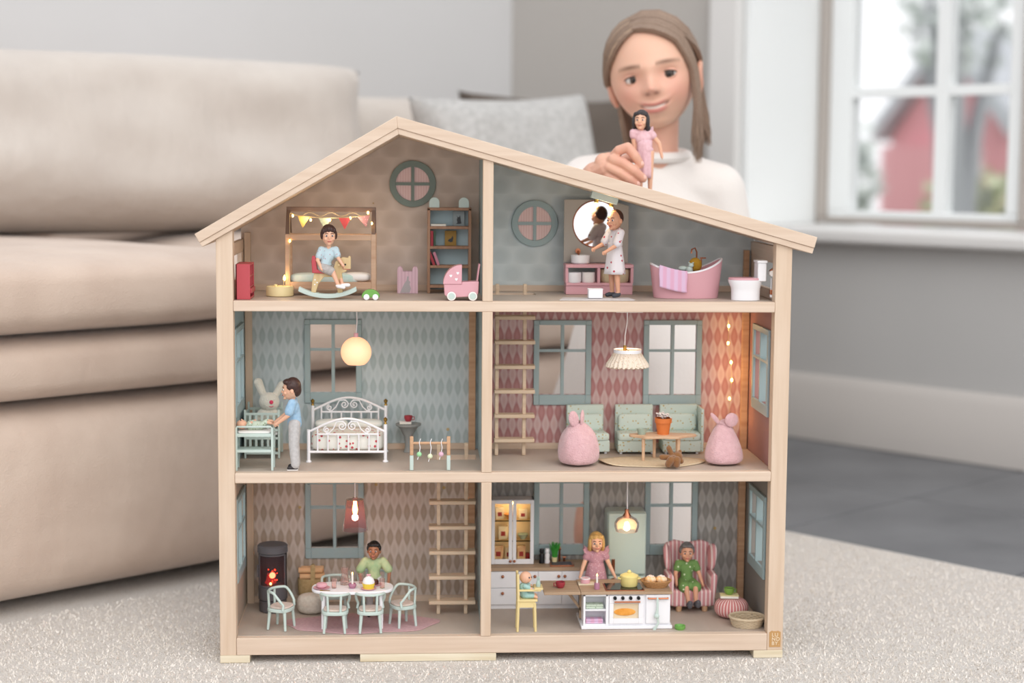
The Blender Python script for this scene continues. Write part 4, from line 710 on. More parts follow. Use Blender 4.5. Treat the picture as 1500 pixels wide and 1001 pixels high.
# baby gym
T = Thing('baby_gym', 'wooden baby gym with three hanging beads and mint feet', 'toy', px=630, Y=.014, z=ZM)
for x in (-27, 27):
    T.part('post', T.b().box(x-2.6, x+2.6, -2.2, 2.2, 22, 50), 'tan_wood', bevel=.8); T.part('painted_foot', T.b().box(x-2.7, x+2.7, -2.3, 2.3, 0, 22), 'mint', bevel=.6)
T.part('bar', T.b().cyl((-25, 0, 40), (25, 0, 40), 2, n=12), 'tan_wood'); mat('bead_green', '9fd7a4', .4); mat('bead_cream', 'dce5c4', .4); mat('bead_pink', 'dbb3c6', .4)
for x, z, m_ in ((-16, 24, 'bead_green'), (0, 21, 'bead_cream'), (16, 24, 'bead_pink')):
    st = T.part('string', T.b().tube([(x+2, -2.4, 47), (x, -2.4, 41), (x+1.5, -2.4, 34), (x, -2.4, z), (x-2.5, -2.4, z-8)], .6, 6), 'white'); T.part('bead', T.b().sph((x, -2.4, z), 3.8, 14, 10), m_, parent=st)
# ================================================================ pink living room
dots('sofa_print', 'c9d8d0', 'b5a05c', 230, .22, bmp=(700, .25, .0006))
def module(lab, px, Y, rot, side=0):
    T = Thing('sofa_module', lab, 'sofa', px=px, Y=Y, z=ZM, rot=rot); w = 28
    T.part('base', T.b().box(-w, w, 0, 42, 3, 20), 'sofa_print', bevel=1.2); T.part('seat_cushion', T.b().sph((0, 19, 25), (w, 21, 6.5), 30, 16, .22, .4), 'sofa_print'); T.part('backrest', T.b().box(-w, w, 38, 46, 3, 68), 'sofa_print', bevel=1.4)
    if side: T.part('side_panel', T.b().box(w, w+4, 2, 46, 3, 66), 'sofa_print', bevel=1)
    for x in (-w+5, w-5): T.part('foot', T.b().cyl((x, 5, 0), (x, 5, 4), 2, n=10), 'white')
    p = soft('scatter_cushion', (0, 0, 0), (24*T.s, 5*T.s, 12*T.s), 'sofa_print', None, .5, .55, 28, 18, .0006, 3, fn=lambda x, y, z: (x*(1+.12*(z/(12*T.s))**2), y, z*(1+.15*(x/(24*T.s))**2))); p.location = T.w(0, 31, 43); p.rotation_euler = (-.12, 0, math.radians(rot)); return p
tag(module('mint sofa seat with gold dots turned beside the ladder beanbag', 866, .118, 8), 'mint gold dotted cushion on the sofa seat behind the beanbag', 'cushion')
tag(module('mint armless sofa seat with gold dots in the middle', 933, .118, 0), 'mint gold dotted cushion on the middle sofa seat', 'cushion')
tag(module('mint corner sofa seat with a side panel', 999, .118, 0, 1), 'mint gold dotted cushion on the corner sofa seat', 'cushion')
# coffee table
wood('table_wood', 'd9b99a', 'caa585', 0)
T = Thing('cloud_table', 'cloud shaped wooden coffee table on four legs', 'table', px=971, Y=.06, z=ZM+.0012)
cl = [((46+5*math.sin(3*a+.6)+3*math.cos(4*a))*math.cos(a), 20+(22+3.5*math.sin(5*a))*math.sin(a)) for a in np.linspace(0, 2*math.pi, 72, endpoint=False)]
T.part('top', T.b().prism(cl, 33, 37, 'z'), 'table_wood', bevel=.8)
for x, y in ((-28, 8), (-8, 34), (24, 8), (26, 32)): T.part('leg', T.b().cyl((x, y, 0), (x, y, 33), 2.2, 2.7, n=12), 'table_wood')
CTB = T; mat('terracotta', 'd3763a', .6); mat('petal_white', 'ece4e2', .8); mat('soil', '5a3b2a', .9)
T = Thing('flower_pot', 'orange plant pot with white flowers on the cloud table', 'plant pot', loc=CTB.w(3, 22, 37)); T.part('pot', T.b().lathe([(.1, 0), (8.5, 0), (11, 17), (12.3, 17), (12.6, 24), (11.2, 24), (10.5, 18), (.1, 17)], n=28), 'terracotta'); T.part('soil', T.b().lathe([(.1, 21), (10.8, 21), (10.8, 21.5), (.1, 22)], n=20), 'soil'); rg = random.Random(2)
for k in range(16):
    a, r = rg.random()*6.28, rg.random()*8; b = T.b()
    for j in range(6): q = a+j*math.pi/3; b.at((r*math.cos(a), r*math.sin(a), 25+rg.random()*5), (.5*math.sin(q), .5*math.cos(q), q)).sph((2.2, 0, .8), (2.4, 1.4, .7), 8, 5)
    T.part('flower', b, 'petal_white')
T = Thing('toy_bowl', 'tiny green grey bowl on the cloud table', 'bowl', loc=CTB.w(-29, 20, 37)); mat('bowl_green', '9fb0a2', .4); T.part('bowl', T.b().lathe([(.1, 0), (5.5, 0), (7.5, 7.5), (7.8, 8.5), (7, 8.5), (5, 1.5), (.1, 1.2)], n=24), 'bowl_green'); T.part('contents', T.b().lathe([(.1, 6), (6.5, 6), (6.5, 6.4), (.1, 7)], n=18), 'cup_red')
# rug, teddy, beanbags
cloth('rug_beige', 'd9c7ab', 'cdb999'); P = x_at(958, .02, ZM+.0006); s_ = mpp(P)
def rugf(u, v):
    a = 2*math.pi*u; r = v; x = 80*(1+.07*math.sin(3*a+1))*math.cos(a)*r; y = 50+44*(1+.08*math.sin(4*a))*math.sin(a)*r; return (x, y, .4+(5*max(0, -math.cos(a)*1.15-.75) if v > .6 else 0)*(v-.6)*2.5+(1.5*max(0, math.sin(2*a+1)))*max(0, v-.75)*4)
o = obj('cloud_rug', B(s_).grid(rugf, 72, 8), 'rug_beige', solid=.0007, weld=True); o.location = P; tag(o, 'beige cloud shaped felt rug curling up under the coffee table', 'rug')
mat('teddy_brown', '8c5f35', 1, bmp=(900, 1, .0012), sheen=.4)
T = Thing('teddy_bear', 'small brown teddy bear lying face down on the beige rug', 'plush toy', px=984, Y=.022, z=ZM+.0014)
blob(T, 'body', [('e', (2, 0, 9), (10, 9, 8.5), (0, .5, 0)), ('c', (-6, -6, 5), (-3, -9, 12), 5, 5.5), ('c', (6, -8, 5), (6, -9, 12), 5, 5.5), ('c', (-6, 0, 14), (-15, -2, 15), 4.2, 4.2), ('c', (0, 4, 18), (-4, 4, 27), 4, 4), ('e', (9, 6, 14), (8, 8, 8)), ('e', (14, 2, 8), (4, 4, 4)), ('e', (13, 8, 21), (3, 2, 3))], 'teddy_brown', .6, smooth=2)
def beanbag(lab, px, Y, flip, top):
    T = Thing('bunny_beanbag', lab, 'beanbag', px=px, Y=Y, z=ZM+.0012)
    prof = [(.1, 0), (24, 0), (29, 4), (31, 12), (31, 22), (29, 34), (25, 45), (18, 54), (11, 60), (6, 63), (.1, 65)] if top else [(.1, 0), (23, 0), (27.5, 4), (28.5, 10), (27, 20), (23.5, 32), (18.5, 44), (13, 54), (8.5, 60), (6, 64), (.1, 66)]
    b = T.b(); b.lathe(prof, (0, 26, 0), 48, fn=lambda q, k: 1+.035*math.sin(3*q+k*.3+flip)+.02*math.sin(7*q+k)); T.part('sack', b, 'fleece_pink', sub=1)
    pts = (((-8, 14, 68), (0, -.25, .3), (8, 3.2, 12.5)), ((5, 20, 69), (0, .2, 1.2), (7, 2.6, 12))) if top else (((-14, 20, 67), (0, -.75, .4), (3.6, 2.6, 12)), ((9, 14, 66), (0, .6, .2), (10.5, 3.4, 10.5)))
    for c, e, r in pts: T.part('ear', T.b().at(c, e).sph((0, 0, 0), r, 20, 12), 'fleece_pink')
    T.part('knot', T.b().tube([(7.5*math.cos(a), 24+7*math.sin(a), 59+1.5*math.sin(2*a)) for a in np.linspace(0, 2*math.pi, 20, endpoint=False)], 2.2, 8, True), 'fleece_pink')
beanbag('pink fleece beanbag with upright bunny ears beside the mint seats', 849, .028, 0, True); beanbag('pink fleece bunny beanbag with flopped round ear under the string lights', 1064, .028, 2, False)
# string lights down the corner
Y_ = .148; T = Thing('string_lights', 'string of warm fairy lights hanging in the pink room corner', 'string lights', loc=on_y(1068, 615, Y_)); P = [(1066, 462), (1067.5, 478), (1066.5, 503), (1071, 531), (1072, 557), (1068.5, 584), (1069, 612)]; W3 = [(Vector(on_y(x, y, Y_))-T.loc)/T.s for x, y in P]
wv = T.part('wire', T.b().tube(W3, .35, 5), 'wire')
for p in W3[1:]: led(T, wv, p, 1.7)
for i in (1, 3, 4, 6): light('fairy_light', W3[i]*T.s+Vector((0, -.003, 0)), .009, (1, .6, .26), parent=T.root, r=.002)
# ================================================================ dining room
T = Thing('wood_stove', 'round dark grey wood stove with glowing red fire', 'stove', px=400, Y=.122, z=ZB)
st = lambda r, z0, z1, bev=1: T.b().lathe([(.1, z0), (r-bev, z0), (r, z0+bev), (r, z1-bev), (r-bev, z1), (.1, z1)], n=40)
mat('stove_grey', '5c595d', .55); mat('fire_bed', '3a0d0a', .8, emit='e02010', es=.5); mat('ember', 'ff4a20', .5, emit='ff3a14', es=5); mat('stove_inside', '2a2022', .8); mat('stove_glass', 'c8b8bc', .05, trans=.95, ior=1.1)
T.part('base', st(20, 0, 17), 'stove_grey'); T.part('lower_body', st(21, 18, 38), 'stove_grey'); T.part('top', st(22, 86, 99, 2), 'stove_grey')
half = [(20.5*math.cos(a), 20.5*math.sin(a)) for a in np.linspace(-.35, math.pi+.35, 24)]+[(17.5*math.cos(a), 17.5*math.sin(a)) for a in np.linspace(math.pi+.35, -.35, 24)]
T.part('firebox', T.b().prism(half, 38, 86, 'z'), 'stove_inside'); fr_ = T.part('door', T.b().tube([(-18, -8.5, 39), (-18, -8.5, 85), ], 1.2).tube([(18, -8.5, 39), (18, -8.5, 85)], 1.2).tube([(20*math.cos(a), 20*math.sin(a), 39) for a in np.linspace(-2.7, -.44, 12)], 1.2).tube([(20*math.cos(a), 20*math.sin(a), 85) for a in np.linspace(-2.7, -.44, 12)], 1.2), 'stove_grey')
gl = [(20*math.cos(a), 20*math.sin(a)) for a in np.linspace(-2.7, -.44, 14)]+[(19.6*math.cos(a), 19.6*math.sin(a)) for a in np.linspace(-.44, -2.7, 14)]
T.part('glass', T.b().prism(gl, 40, 84, 'z'), 'stove_glass', parent=fr_); T.part('handle', T.b().cyl((-21, -9, 52), (-21, -9, 70), 1.2), 'stove_grey', parent=fr_)
rg = random.Random(8); b = T.b()
for k in range(9): x = rg.uniform(-10, 10); h_ = rg.uniform(8, 26)*(1-abs(x)/16); y = rg.uniform(-6, 6); b.tube([(x, y, 40), (x+rg.gauss(0, 2), y, 40+h_*.5), (x+rg.gauss(0, 2), y, 40+h_)], [3.2, 2.4, .3], 7)
T.part('flames', b, 'fire_bed'); 
for k in range(8): T.part('ember', T.b().sph((rg.uniform(-9, 9), rg.uniform(-9, 0), rg.uniform(42, 62)), rg.uniform(.7, 1.3), 8, 6), 'ember')
T.part('flame_tip', T.b().sph((-2, -14, 43), (1.6, 1.6, 2), 8, 6), 'led'); light('fire_light', (0, -8*T.s, 54*T.s), .006, (1, .12, .05), parent=T.root)
cloth('basket_tan', 'b79c72', 'a1875c'); wood('log_wood', 'dcb288', 'cc9d70', 0)
T = Thing('log_basket', 'tan fabric log basket holding cut logs behind the pouf', 'basket', px=457, Y=.142, z=ZB); T.part('bag', T.b().rings([[(a*math.copysign(abs(math.cos(q))**.9, math.cos(q)), 12*e*math.copysign(abs(math.sin(q))**.9, math.sin(q)), z) for q in [2*math.pi*j/40 for j in range(40)]] for a, e, z in ((15, .8, 0), (18, .95, 8), (20.5, 1, 26), (20.5, 1, 42), (18.5, .9, 42), (17, .8, 10), (14, .7, 3))]), 'basket_tan'); BK = T
T.part('strap', T.b().at((0, 0, 0)).tube([(2, -12.6, 20), (2, -12, 44), (2, -6, 62), (2, 6, 62), (2, 12, 44)], 3.4, 8, flat=.25), 'basket_tan')
for i, (y, z, x0, x1) in enumerate(((-5, 45, -17, 19), (5, 45, -18, 18), (-4, 54, -19, 16), (5, 54, -16, 17))):
    o = Thing('cut_log', ['pale cut log low in the front of the log basket', 'pale cut log low at the back of the basket', 'pale cut log on top at the front of the basket', 'pale cut log on top at the back of the basket'][i], 'log', loc=BK.w((x0+x1)/2, y, z), group='logs in the basket'); o.part('bark', o.b().cyl((-(x1-x0)/2, 0, 0), ((x1-x0)/2, 0, 0), 4.3, 4.5, n=14), 'log_wood')
cloth('pouf_white', 'd6cfc3', 'c6beb0'); T = Thing('white_pouf', 'round cream pouf on the floor in front of the log basket', 'pouf', px=456, Y=.108, z=ZB); T.part('seat', T.b().sph((0, 0, 14.5), (20.5, 17, 14.5), 32, 18, 1, .6), 'pouf_white'); T.part('seam', T.b().tube([(20.4*math.cos(a), 17*math.sin(a), 14.5) for a in np.linspace(0, 2*math.pi, 40, endpoint=False)], .5, 6, True), 'pouf_white')
# rug
cloth('rug_pink', 'cfa9ab', 'c29a9e'); P = x_at(530, .058, ZB+.0002); s_ = mpp(P)
o = obj('pink_rug', B(s_).prism([((112+6*math.sin(5*a))*math.cos(a), (53+4*math.sin(7*a+1))*math.sin(a)) for a in np.linspace(0, 2*math.pi, 90, endpoint=False)], 0, .9, 'z'), 'rug_pink', bevel=.0003); o.location = P; tag(o, 'pink wavy edged felt rug under the dining table', 'rug')
ZR = ZB+.0002+.9*s_
# dining table
T = Thing('dining_table', 'white oval dining table on four legs', 'table', px=515.5, Y=.022, z=ZR)
ov = [(60*math.copysign(abs(math.cos(a))**.62, math.cos(a)), 33+33*math.copysign(abs(math.sin(a))**.72, math.sin(a))) for a in np.linspace(0, 2*math.pi, 80, endpoint=False)]
T.part('top', T.b().prism(ov, 53.5, 58, 'z'), 'white', bevel=1.4, seg=3)
for x in (-42, 42):
    for y in (12, 54): T.part('leg', T.b().cyl((x*1.03, y, 0), (x, y, 54), 2.0, 2.9, n=14), 'white')
DT = T
# chairs
cloth('chair_cushion', 'd9c9bf', 'cbb9ae')
def chair(lab, P, rot):
    T = Thing('dining_chair', lab, 'chair', loc=P, rot=rot, group='mint chairs around the dining table', sc=.00081)
    oc = [(19.5*math.copysign(abs(math.cos(a))**.7, math.cos(a)), 18*math.copysign(abs(math.sin(a))**.7, math.sin(a))) for a in np.linspace(0, 2*math.pi, 40, endpoint=False)]
    T.part('seat', T.b().prism(oc, 27, 32, 'z'), 'mint', bevel=1); T.part('seat_cushion', T.b().prism([(x*.86, y*.86-1) for x, y in oc], 32, 35, 'z'), 'chair_cushion', bevel=1.1)
    for x in (-13, 13):
        for y in (-12, 12): T.part('leg', T.b().cyl((x*1.18, y*1.18, 0), (x, y, 27), 1.9, 2.5, n=10), 'mint')
    hoop = [(21*math.cos(a), -2+19*math.sin(a), 57-24*max(0, -math.sin(a)+.25)**1.2 if math.sin(a) < .25 else 57) for a in np.linspace(-.75, math.pi+.75, 27)]
    hoop = [(19, -12, 31)]+hoop[1:-1]+[(-19, -12, 31)]
    T.part('hoop', T.b().tube(hoop, 2, 10), 'mint')
    for x in (-9, 9): T.part('spindle', T.b().cyl((x, 15, 31), (x*1.1, 16, 57), 1.8, n=10), 'mint')
    return T
for lab, px, Y, rot in (('mint dining chair beside the wood stove', 412, .04, 68), ('mint dining chair at the ladder end of the table', 590, .048, -62), ('mint dining chair seen from behind under the candle', 491, .0235, 178), ('mint dining chair seen from behind under the cupcake', 542.5, .0235, 182), ('mint dining chair tucked behind the table by the log basket', 492, .098, 4), ('mint dining chair at the back hidden behind the doll', 545, .125, -3)):
    chair(lab, x_at(px, Y, ZR), rot+(0 if rot in (4, -3) else 0))
# doll at the table
T = Thing('dining_doll', 'dark haired man doll in pale green shirt behind the dining table', 'doll', px=548, Y=.088, z=ZB+.001)
mat('shirt_lime', 'c9cfa2', .9, var=('8fae83', 55), bmp=(900, .25, .0006)); D = Doll(T, 113, 'skin_deep', {'elbL': (-.19, -.03, .6), 'wriL': (-.17, -.06, .47), 'elbR': (.2, -.03, .6), 'wriR': (.19, -.06, .47)}, (-6, 0), hair=('short', 'hair_black'), wide=1.15)
D.shirt('shirt_lime', .8, .5, puff=1.25); D.trousers('chino', .95); D.shoes('shoe_dark')
# things on the table
mat('plate_pink', 'd9a5b0', .35); mat('cake_yellow', 'e8cc4c', .7); mat('cream_white', 'f1eef0', .6); mat('choc', '4a1f18', .4); mat('glass_pink', 'fbe9e6', .05, trans=.95, ior=1.18); mat('candle_wax', 'eeeae4', .5); mat('holder_mauve', 'a9748a', .5)
def on(T0, x, y, z): return T0.w(x, y, z)
TT = 58.2
T = Thing('pink_cup_and_saucer', 'round pink bowl on a saucer at the stove end of the table', 'bowl', loc=on(DT, -45, 22, TT)); T.part('saucer', T.b().lathe([(.1, 0), (8, 0), (12, 1.6), (12, 2.1), (8, 1), (.1, .8)], n=28), 'plate_pink'); T.part('bowl', T.b().lathe([(.1, 1.2), (5, 1.2), (8, 4), (8, 7), (6, 8.5), (.1, 9)], n=24), 'plate_pink')
T = Thing('butter_knife', 'small golden knife on the white table', 'knife', loc=on(DT, -38, 9, TT)); T.part('blade', T.b().prism([(-5, -.8), (5, -1), (6, .3), (-5, .8)], 0, .5, 'z'), 'brass'); T.part('handle', T.b().cyl((-5, 0, .5), (-9, 0, .5), .7), 'brass')
def tumbler(lab, x, y, r=4, h=14): t = Thing('drinking_glass', lab, 'glass', loc=on(DT, x, y, TT)); t.part('glass', t.b().lathe([(.1, 0), (r*.85, 0), (r, h), (r*.88, h), (r*.72, 1.2), (.1, 1)], n=24), 'glass_pink'); t.part('rim', t.b().tube([(r*.94*math.cos(a), r*.94*math.sin(a), h) for a in np.linspace(0, 2*math.pi, 24, endpoint=False)], .35, 6, True), 'glass_pink')
tumbler('clear tumbler beside the pink bowl', -27, 24); tumbler('clear tumbler standing behind the candle near the doll', 12, 52); tumbler('clear tumbler at the ladder end of the table', 44, 22)
T = Thing('glass_jug', 'tall clear glass jug at the back of the dining table', 'jug', loc=on(DT, -12, 46, TT)); T.part('body', T.b().lathe([(.1, 0), (6.5, 0), (6.8, 4), (4.6, 16), (6, 25), (5.4, 25), (4, 16), (6, 4), (.1, 1.2)], n=28), 'glass_pink'); T.part('handle', T.b().tube([(5, 0, 22), (10, 0, 20), (9, 0, 10), (6, 0, 8)], .8), 'glass_pink')
T = Thing('table_candle', 'white candle in mauve holder on the dining table', 'candle', loc=on(DT, 0, 24, TT)); T.part('holder', T.b().lathe([(.1, 0), (4, 0), (6, 4), (5, 7), (2, 5.5), (.1, 5.5)], n=24), 'holder_mauve'); T.part('candle', T.b().cyl((0, 0, 5), (0, 0, 20), 1.5), 'candle_wax'); T.part('flame', T.b().lathe([(.1, 20), (1, 21.3), (.1, 24)], n=10), 'led')
T = Thing('cupcake', 'yellow cupcake with white icing on a pink plate', 'cake', loc=on(DT, 24, 17, TT)); T.part('plate', T.b().lathe([(.1, 0), (9, 0), (11.5, 1.4), (.1, 1.2)], n=28), 'plate_pink'); T.part('case', T.b().lathe([(.1, 1.2), (7.5, 1.2), (9, 9), (.1, 9)], n=60, fn=lambda q, k: 1+.03*math.sin(20*q)), 'cake_yellow'); T.part('icing', T.b().lathe([(8.4, 8.6), (9, 11), (7, 16), (3, 19), (.1, 19.5)], n=28), 'cream_white'); T.part('topping', T.b().sph((-1.5, 0, 21), (2, 1.2, 1.6), 10, 8).sph((1.5, 0, 21), (2, 1.2, 1.6), 10, 8), 'pink')
T = Thing('chocolate_cake', 'small chocolate cake on a pink plate beside the cupcake', 'cake', loc=on(DT, 32, 42, TT)); T.part('plate', T.b().lathe([(.1, 0), (9, 0), (11, 1.4), (.1, 1.2)], n=28), 'plate_pink'); T.part('cake', T.b().lathe([(.1, 1.2), (6, 1.2), (6.4, 5), (5.4, 7.5), (.1, 8)], n=24), 'choc')
# ================================================================ kitchen
T = Thing('kitchen_counter', 'white kitchen counter with copper knobs and sink along the back wall', 'counter', px=786, Y=.118, z=ZB); x0 = (.3168-T.loc.x)/T.s; x1 = 76
T.part('plinth', T.b().box(x0, x1, 2, 48, 0, 6), 'white'); T.part('carcass', T.b().box(x0, x1, 1, 49, 6, 57), 'white', bevel=.4); T.part('worktop', T.b().box(x0, x1+1, -2, 49, 57, 62), 'worktop', bevel=.4)
for a, c, rows in ((x0+1, -28, 2), (-27, 1, 1), (2, 36, 1), (37, x1-1, 1)):
    for k in range(rows):
        z0, z1 = (7+k*25, 31+k*25) if rows == 2 else (7, 56); dr = T.part('drawer' if rows == 2 else 'door', T.b().box(a, c, -1, 1, z0, z1), 'white', bevel=.5); xs = [(a+c)/2] if rows == 2 else ([c-4] if a < 30 else [a+4])
        for xx in xs: T.part('knob', T.b().sph((xx, -2.4, z1-7), 2.4, 12, 8), 'copper', parent=dr)
T.part('sink_rim', T.b().box(20, 55, 4, 28, 61.5, 64), 'copper', bevel=.5); T.part('sink_bowl', T.b().box(23, 52, 6, 26, 63.7, 64.3), 'dark_grey'); T.part('tap', T.b().tube([(36, 34, 62), (36, 34, 82), (36, 30, 85), (36, 24, 83)], 1.4), 'copper')
for x in (29, 43): T.part('tap_handle', T.b().cyl((x, 34, 62), (x, 34, 69), 1.6).cyl((x-2.5, 34, 69), (x+2.5, 34, 69), 1), 'copper')
KC = T; ZC = 62.2
mat('cabinet_glow', 'f2e2c4', .7); mat('clear_pane', 'fff4e0', .03, trans=1, ior=1.05)
T = Thing('glass_cabinet', 'white glass door kitchen cabinet lit from inside', 'cabinet', loc=KC.w(-35, 20, ZC)); a0 = -31.5; a1 = 31.5; hh = 96
T.part('body', T.b().box(a0, a0+3, 0, 27, 0, hh).box(a1-3, a1, 0, 27, 0, hh).box(a0, a1, 0, 27, 0, 4).box(a0, a1, 0, 27, hh-3, hh), 'white', bevel=.5); T.part('back', T.b().box(a0+3, a1-3, 25, 26, 4, hh-3), 'cabinet_glow')
for z in (33, 63): T.part('shelf', T.b().box(a0+3, a1-3, 3, 25, z, z+1.6), 'clear_pane')
for sg in (-1, 1):
    d = T.part('door', T.b().holed(min(sg*.3, sg*31), max(sg*.3, sg*31), .5, hh-.5, -2, 0, [(min(sg*5.5, sg*26), max(sg*5.5, sg*26), 8, hh-6)]), 'white', bevel=.4); T.part('pane', T.b().box(min(sg*5.5, sg*26), max(sg*5.5, sg*26), -1.2, -.8, 8, hh-6), 'clear_pane', parent=d); T.part('knob', T.b().sph((sg*3, -3.4, 5), 2.1, 12, 8), 'copper', parent=d)
T.part('lamp', T.b().sph((0, 6, 90), 2, 10, 8), 'led'); light('cabinet_light', (0, 5*T.s, 86*T.s), .004, (1, .78, .48), parent=T.root); light('cabinet_glow_light', (0, 6*T.s, 50*T.s), .0015, (1, .72, .36), parent=T.root); GC = T
mat('box_cream', 'e6d8b8', .7, var=('cf9d86', 160)); mat('bowl_mint', 'a8bdb4', .4); mat('dish_orange', 'd79a5c', .4)
def carton(lab, x, z, w, h, m='box_cream', name='food_box'): o = obj(name, B(GC.s).box(-w/2, w/2, 0, 8, 0, h), m, bevel=.0002); o.location = GC.w(x, 12, z); tag(o, lab, 'box'); obj('print', B(GC.s).box(-w*.25, w*.25, -.3, 0, h*.25, h*.6), 'cup_red', o); return o
carton('patterned food box low in the cabinet door by the centre post', -20, 4.1, 14, 20); carton('narrow food box at the middle of the low cabinet shelf', -5.5, 4.1, 8, 18, 'page'); carton('patterned food box low behind the other cabinet door', 14, 4.1, 12, 20); carton('small red box on the low cabinet shelf end', 23.5, 4.1, 6, 9, 'cup_red')
carton('white recipe card on the middle cabinet shelf', -13, 34.8, 13, 19, 'page', 'recipe_card'); carton('cream label card on the top cabinet shelf', -18, 64.8, 12, 17, 'page', 'recipe_card'); carton('small printed card on the top shelf behind the other door', 16, 64.8, 12, 14, 'page', 'recipe_card')
for lab, x, z, m_ in (('mint bowl on the middle cabinet shelf', 16, 34.8, 'bowl_mint'), ('orange dish stack on the top of the cabinet shelf', -4, 64.8, 'dish_orange')): o = obj('cabinet_bowl', B(GC.s).lathe([(.1, 0), (3.5, 0), (4, 2), (8, 7), (8, 8), (7, 8), (3, 3), (.1, 2.5)], n=24), m_); o.location = GC.w(x, 12, z); tag(o, lab, 'bowl')
def mill(lab, x, m): T = Thing('pepper_mill', lab, 'mill', loc=KC.w(x, 26, ZC)); T.part('body', T.b().lathe([(.1, 0), (4, 0), (4.2, 3), (3.2, 6), (4, 12), (3, 14.5), (.1, 14.5)], n=20), m); T.part('head', T.b().lathe([(.1, 14.5), (2.8, 14.7), (3.8, 18), (3, 21.5), (.1, 22)], n=20), m)
mill('black pepper mill on the kitchen worktop', 9, 'black'); mill('white salt mill beside the black pepper mill', 17, 'white')
T = Thing('chive_pot', 'green chives in a small cream pot on the worktop', 'plant pot', loc=KC.w(28, 26, ZC)); T.part('pot', T.b().lathe([(.1, 0), (3.4, 0), (4.4, 9), (3.8, 9), (.1, 8)], n=18), 'cream'); rg = random.Random(4); mat('leaf_green', '3f9a3a', .6); b = T.b()
for k in range(70): a, r = rg.random()*6.28, rg.random()*3; l_ = rg.uniform(16, 24); b.tube([(r*math.cos(a), r*math.sin(a), 8), (r*1.5*math.cos(a), r*1.5*math.sin(a), 8+l_*.6), (r*3*math.cos(a), r*3*math.sin(a), 8+l_)], [.8, .8, .25], 5)
T.part('leaves', b, 'leaf_green')['kind'] = 'stuff'
# fridge
mat('fridge_mint', 'bfcfc6', .3, coat=.4)
T = Thing('retro_fridge', 'mint retro fridge with copper handles by the back wall', 'fridge', px=917, Y=.118, z=ZB); T.part('body', T.b().box(-29, 29, 4, 44, 0, 143), 'fridge_mint', bevel=5, seg=4); d = T.part('freezer_door', T.b().box(-28, 28, -2, 4, 2, 48), 'fridge_mint', bevel=3, seg=4); T.part('handle', T.b().cyl((-20, -4, 28), (-20, -4, 46), 2.4, n=12), 'copper', parent=d); d = T.part('fridge_door', T.b().box(-28, 28, -2, 4, 50, 142), 'fridge_mint', bevel=4, seg=4); T.part('handle', T.b().cyl((-20, -4, 54), (-20, -4, 74), 2.4, n=12), 'copper', parent=d)
# woman
dots('dress_mauve', 'b98a96', 'e6d3d6', 430, .2, bmp=(900, .25, .0006))
T = Thing('mother_doll', 'blond woman doll in dotted mauve dress behind the kitchen island', 'doll', px=872, Y=.098, z=ZB)
D = Doll(T, 122, 'skin', {'elbL': (-.155, -.03, .58), 'wriL': (-.19, -.07, .475), 'elbR': (.16, -.03, .59), 'wriR': (.215, -.07, .475)}, (3, 3), hair=('bob', 'hair_blond')); D.shirt('dress_mauve', .3, .5, 'dress_top', 1.0); D.skirt('dress_mauve', .62, .24, .085, .16, 8, .07); D.shoes('shoe_dark')
for sg in (-1, 1): T.part('ruffle', T.b().grid(lambda u, v: (sg*(12+6*v+1.2*math.sin(u*16)*v), -5+10*u, 86+9*math.sin(math.pi*u)*1.0+5*v+1.0*math.sin(u*16)), 24, 5), 'dress_mauve', solid=.0006)
# island
T = Thing('kitchen_island', 'white kitchen island with oven, hob and wooden drop leaf top', 'kitchen island', px=917, Y=.024, z=ZB); Wd = 65; Dp = 74; iw = 'white'
T.part('plinth', T.b().box(-Wd-1, Wd+3, -2, Dp, 0, 5), iw, bevel=.8); T.part('carcass', T.b().box(-Wd+2, -Wd+5, 0, Dp-2, 5, 52).box(-Wd+5, -27, 1, 28, 5, 7).box(-Wd+5, -27, 26, 28, 5, 52).box(-30, Wd, 2, Dp-2, 5, 52).box(-30, -26, 0, 4, 5, 52).box(-Wd+2, -27, 0, 30, 49, 52).box(-Wd+2, -28, 30, Dp-2, 5, 52), iw, bevel=.3)
T.part('shelf', T.b().box(-Wd+5, -30, 1, 27, 27, 29), iw); T.part('worktop', T.b().box(-Wd-2, Wd+2, -3, Dp, 52, 56), 'worktop', bevel=.5); T.part('drop_leaf', T.b().box(-Wd-56, -Wd-2.6, -3, Dp-6, 52, 56), 'worktop', bevel=.5); T.part('bracket', T.b().prism([(-Wd-1, 8), (-Wd+2, 8), (-Wd+2, 52), (-Wd-1, 52)], 30, 35).prism([(-Wd-22, 49), (-Wd-18, 52), (-Wd+1, 24), (-Wd+1, 19)], 30, 35), 'worktop')
ov_ = T.part('oven_front', T.b().holed(-25, 25, 8, 50, -1, 2.5, [(-19, 18, 16, 38)]), iw, bevel=.4); T.part('oven_cavity', T.b().box(-18.9, 17.9, 2.2, 2.4, 16.1, 37.9), mat('oven_dark_glow', '2a2524', .4, emit='e08a3a', es=.25), parent=ov_); T.part('oven_handle', T.b().cyl((-18, -3.5, 41), (20, -3.5, 41), 1.3, n=10), 'copper', parent=ov_)  # dark cavity sheet emits a faint orange glow in place of oven light
oven_gl = T.part('oven_glass', T.b().box(-19, 18, -.6, -.2, 16, 38), 'clear_pane', parent=ov_); T.part('bread', T.b().sph((-2, 1.2, 25), (16, 1.2, 5.5), 24, 10), mat('bread_gold_glow', 'd99b4a', .7, var=('f0c07a', 120), emit='e0902f', es=.12), parent=ov_)  # loaf carries a little emission so it looks lit inside the oven
for x in (-17, -5.5, 6, 17.5): T.part('dial', T.b().cyl((x, -1, 46.5), (x, -4.5, 46.5), 2.8, 2.3, n=16), 'black')
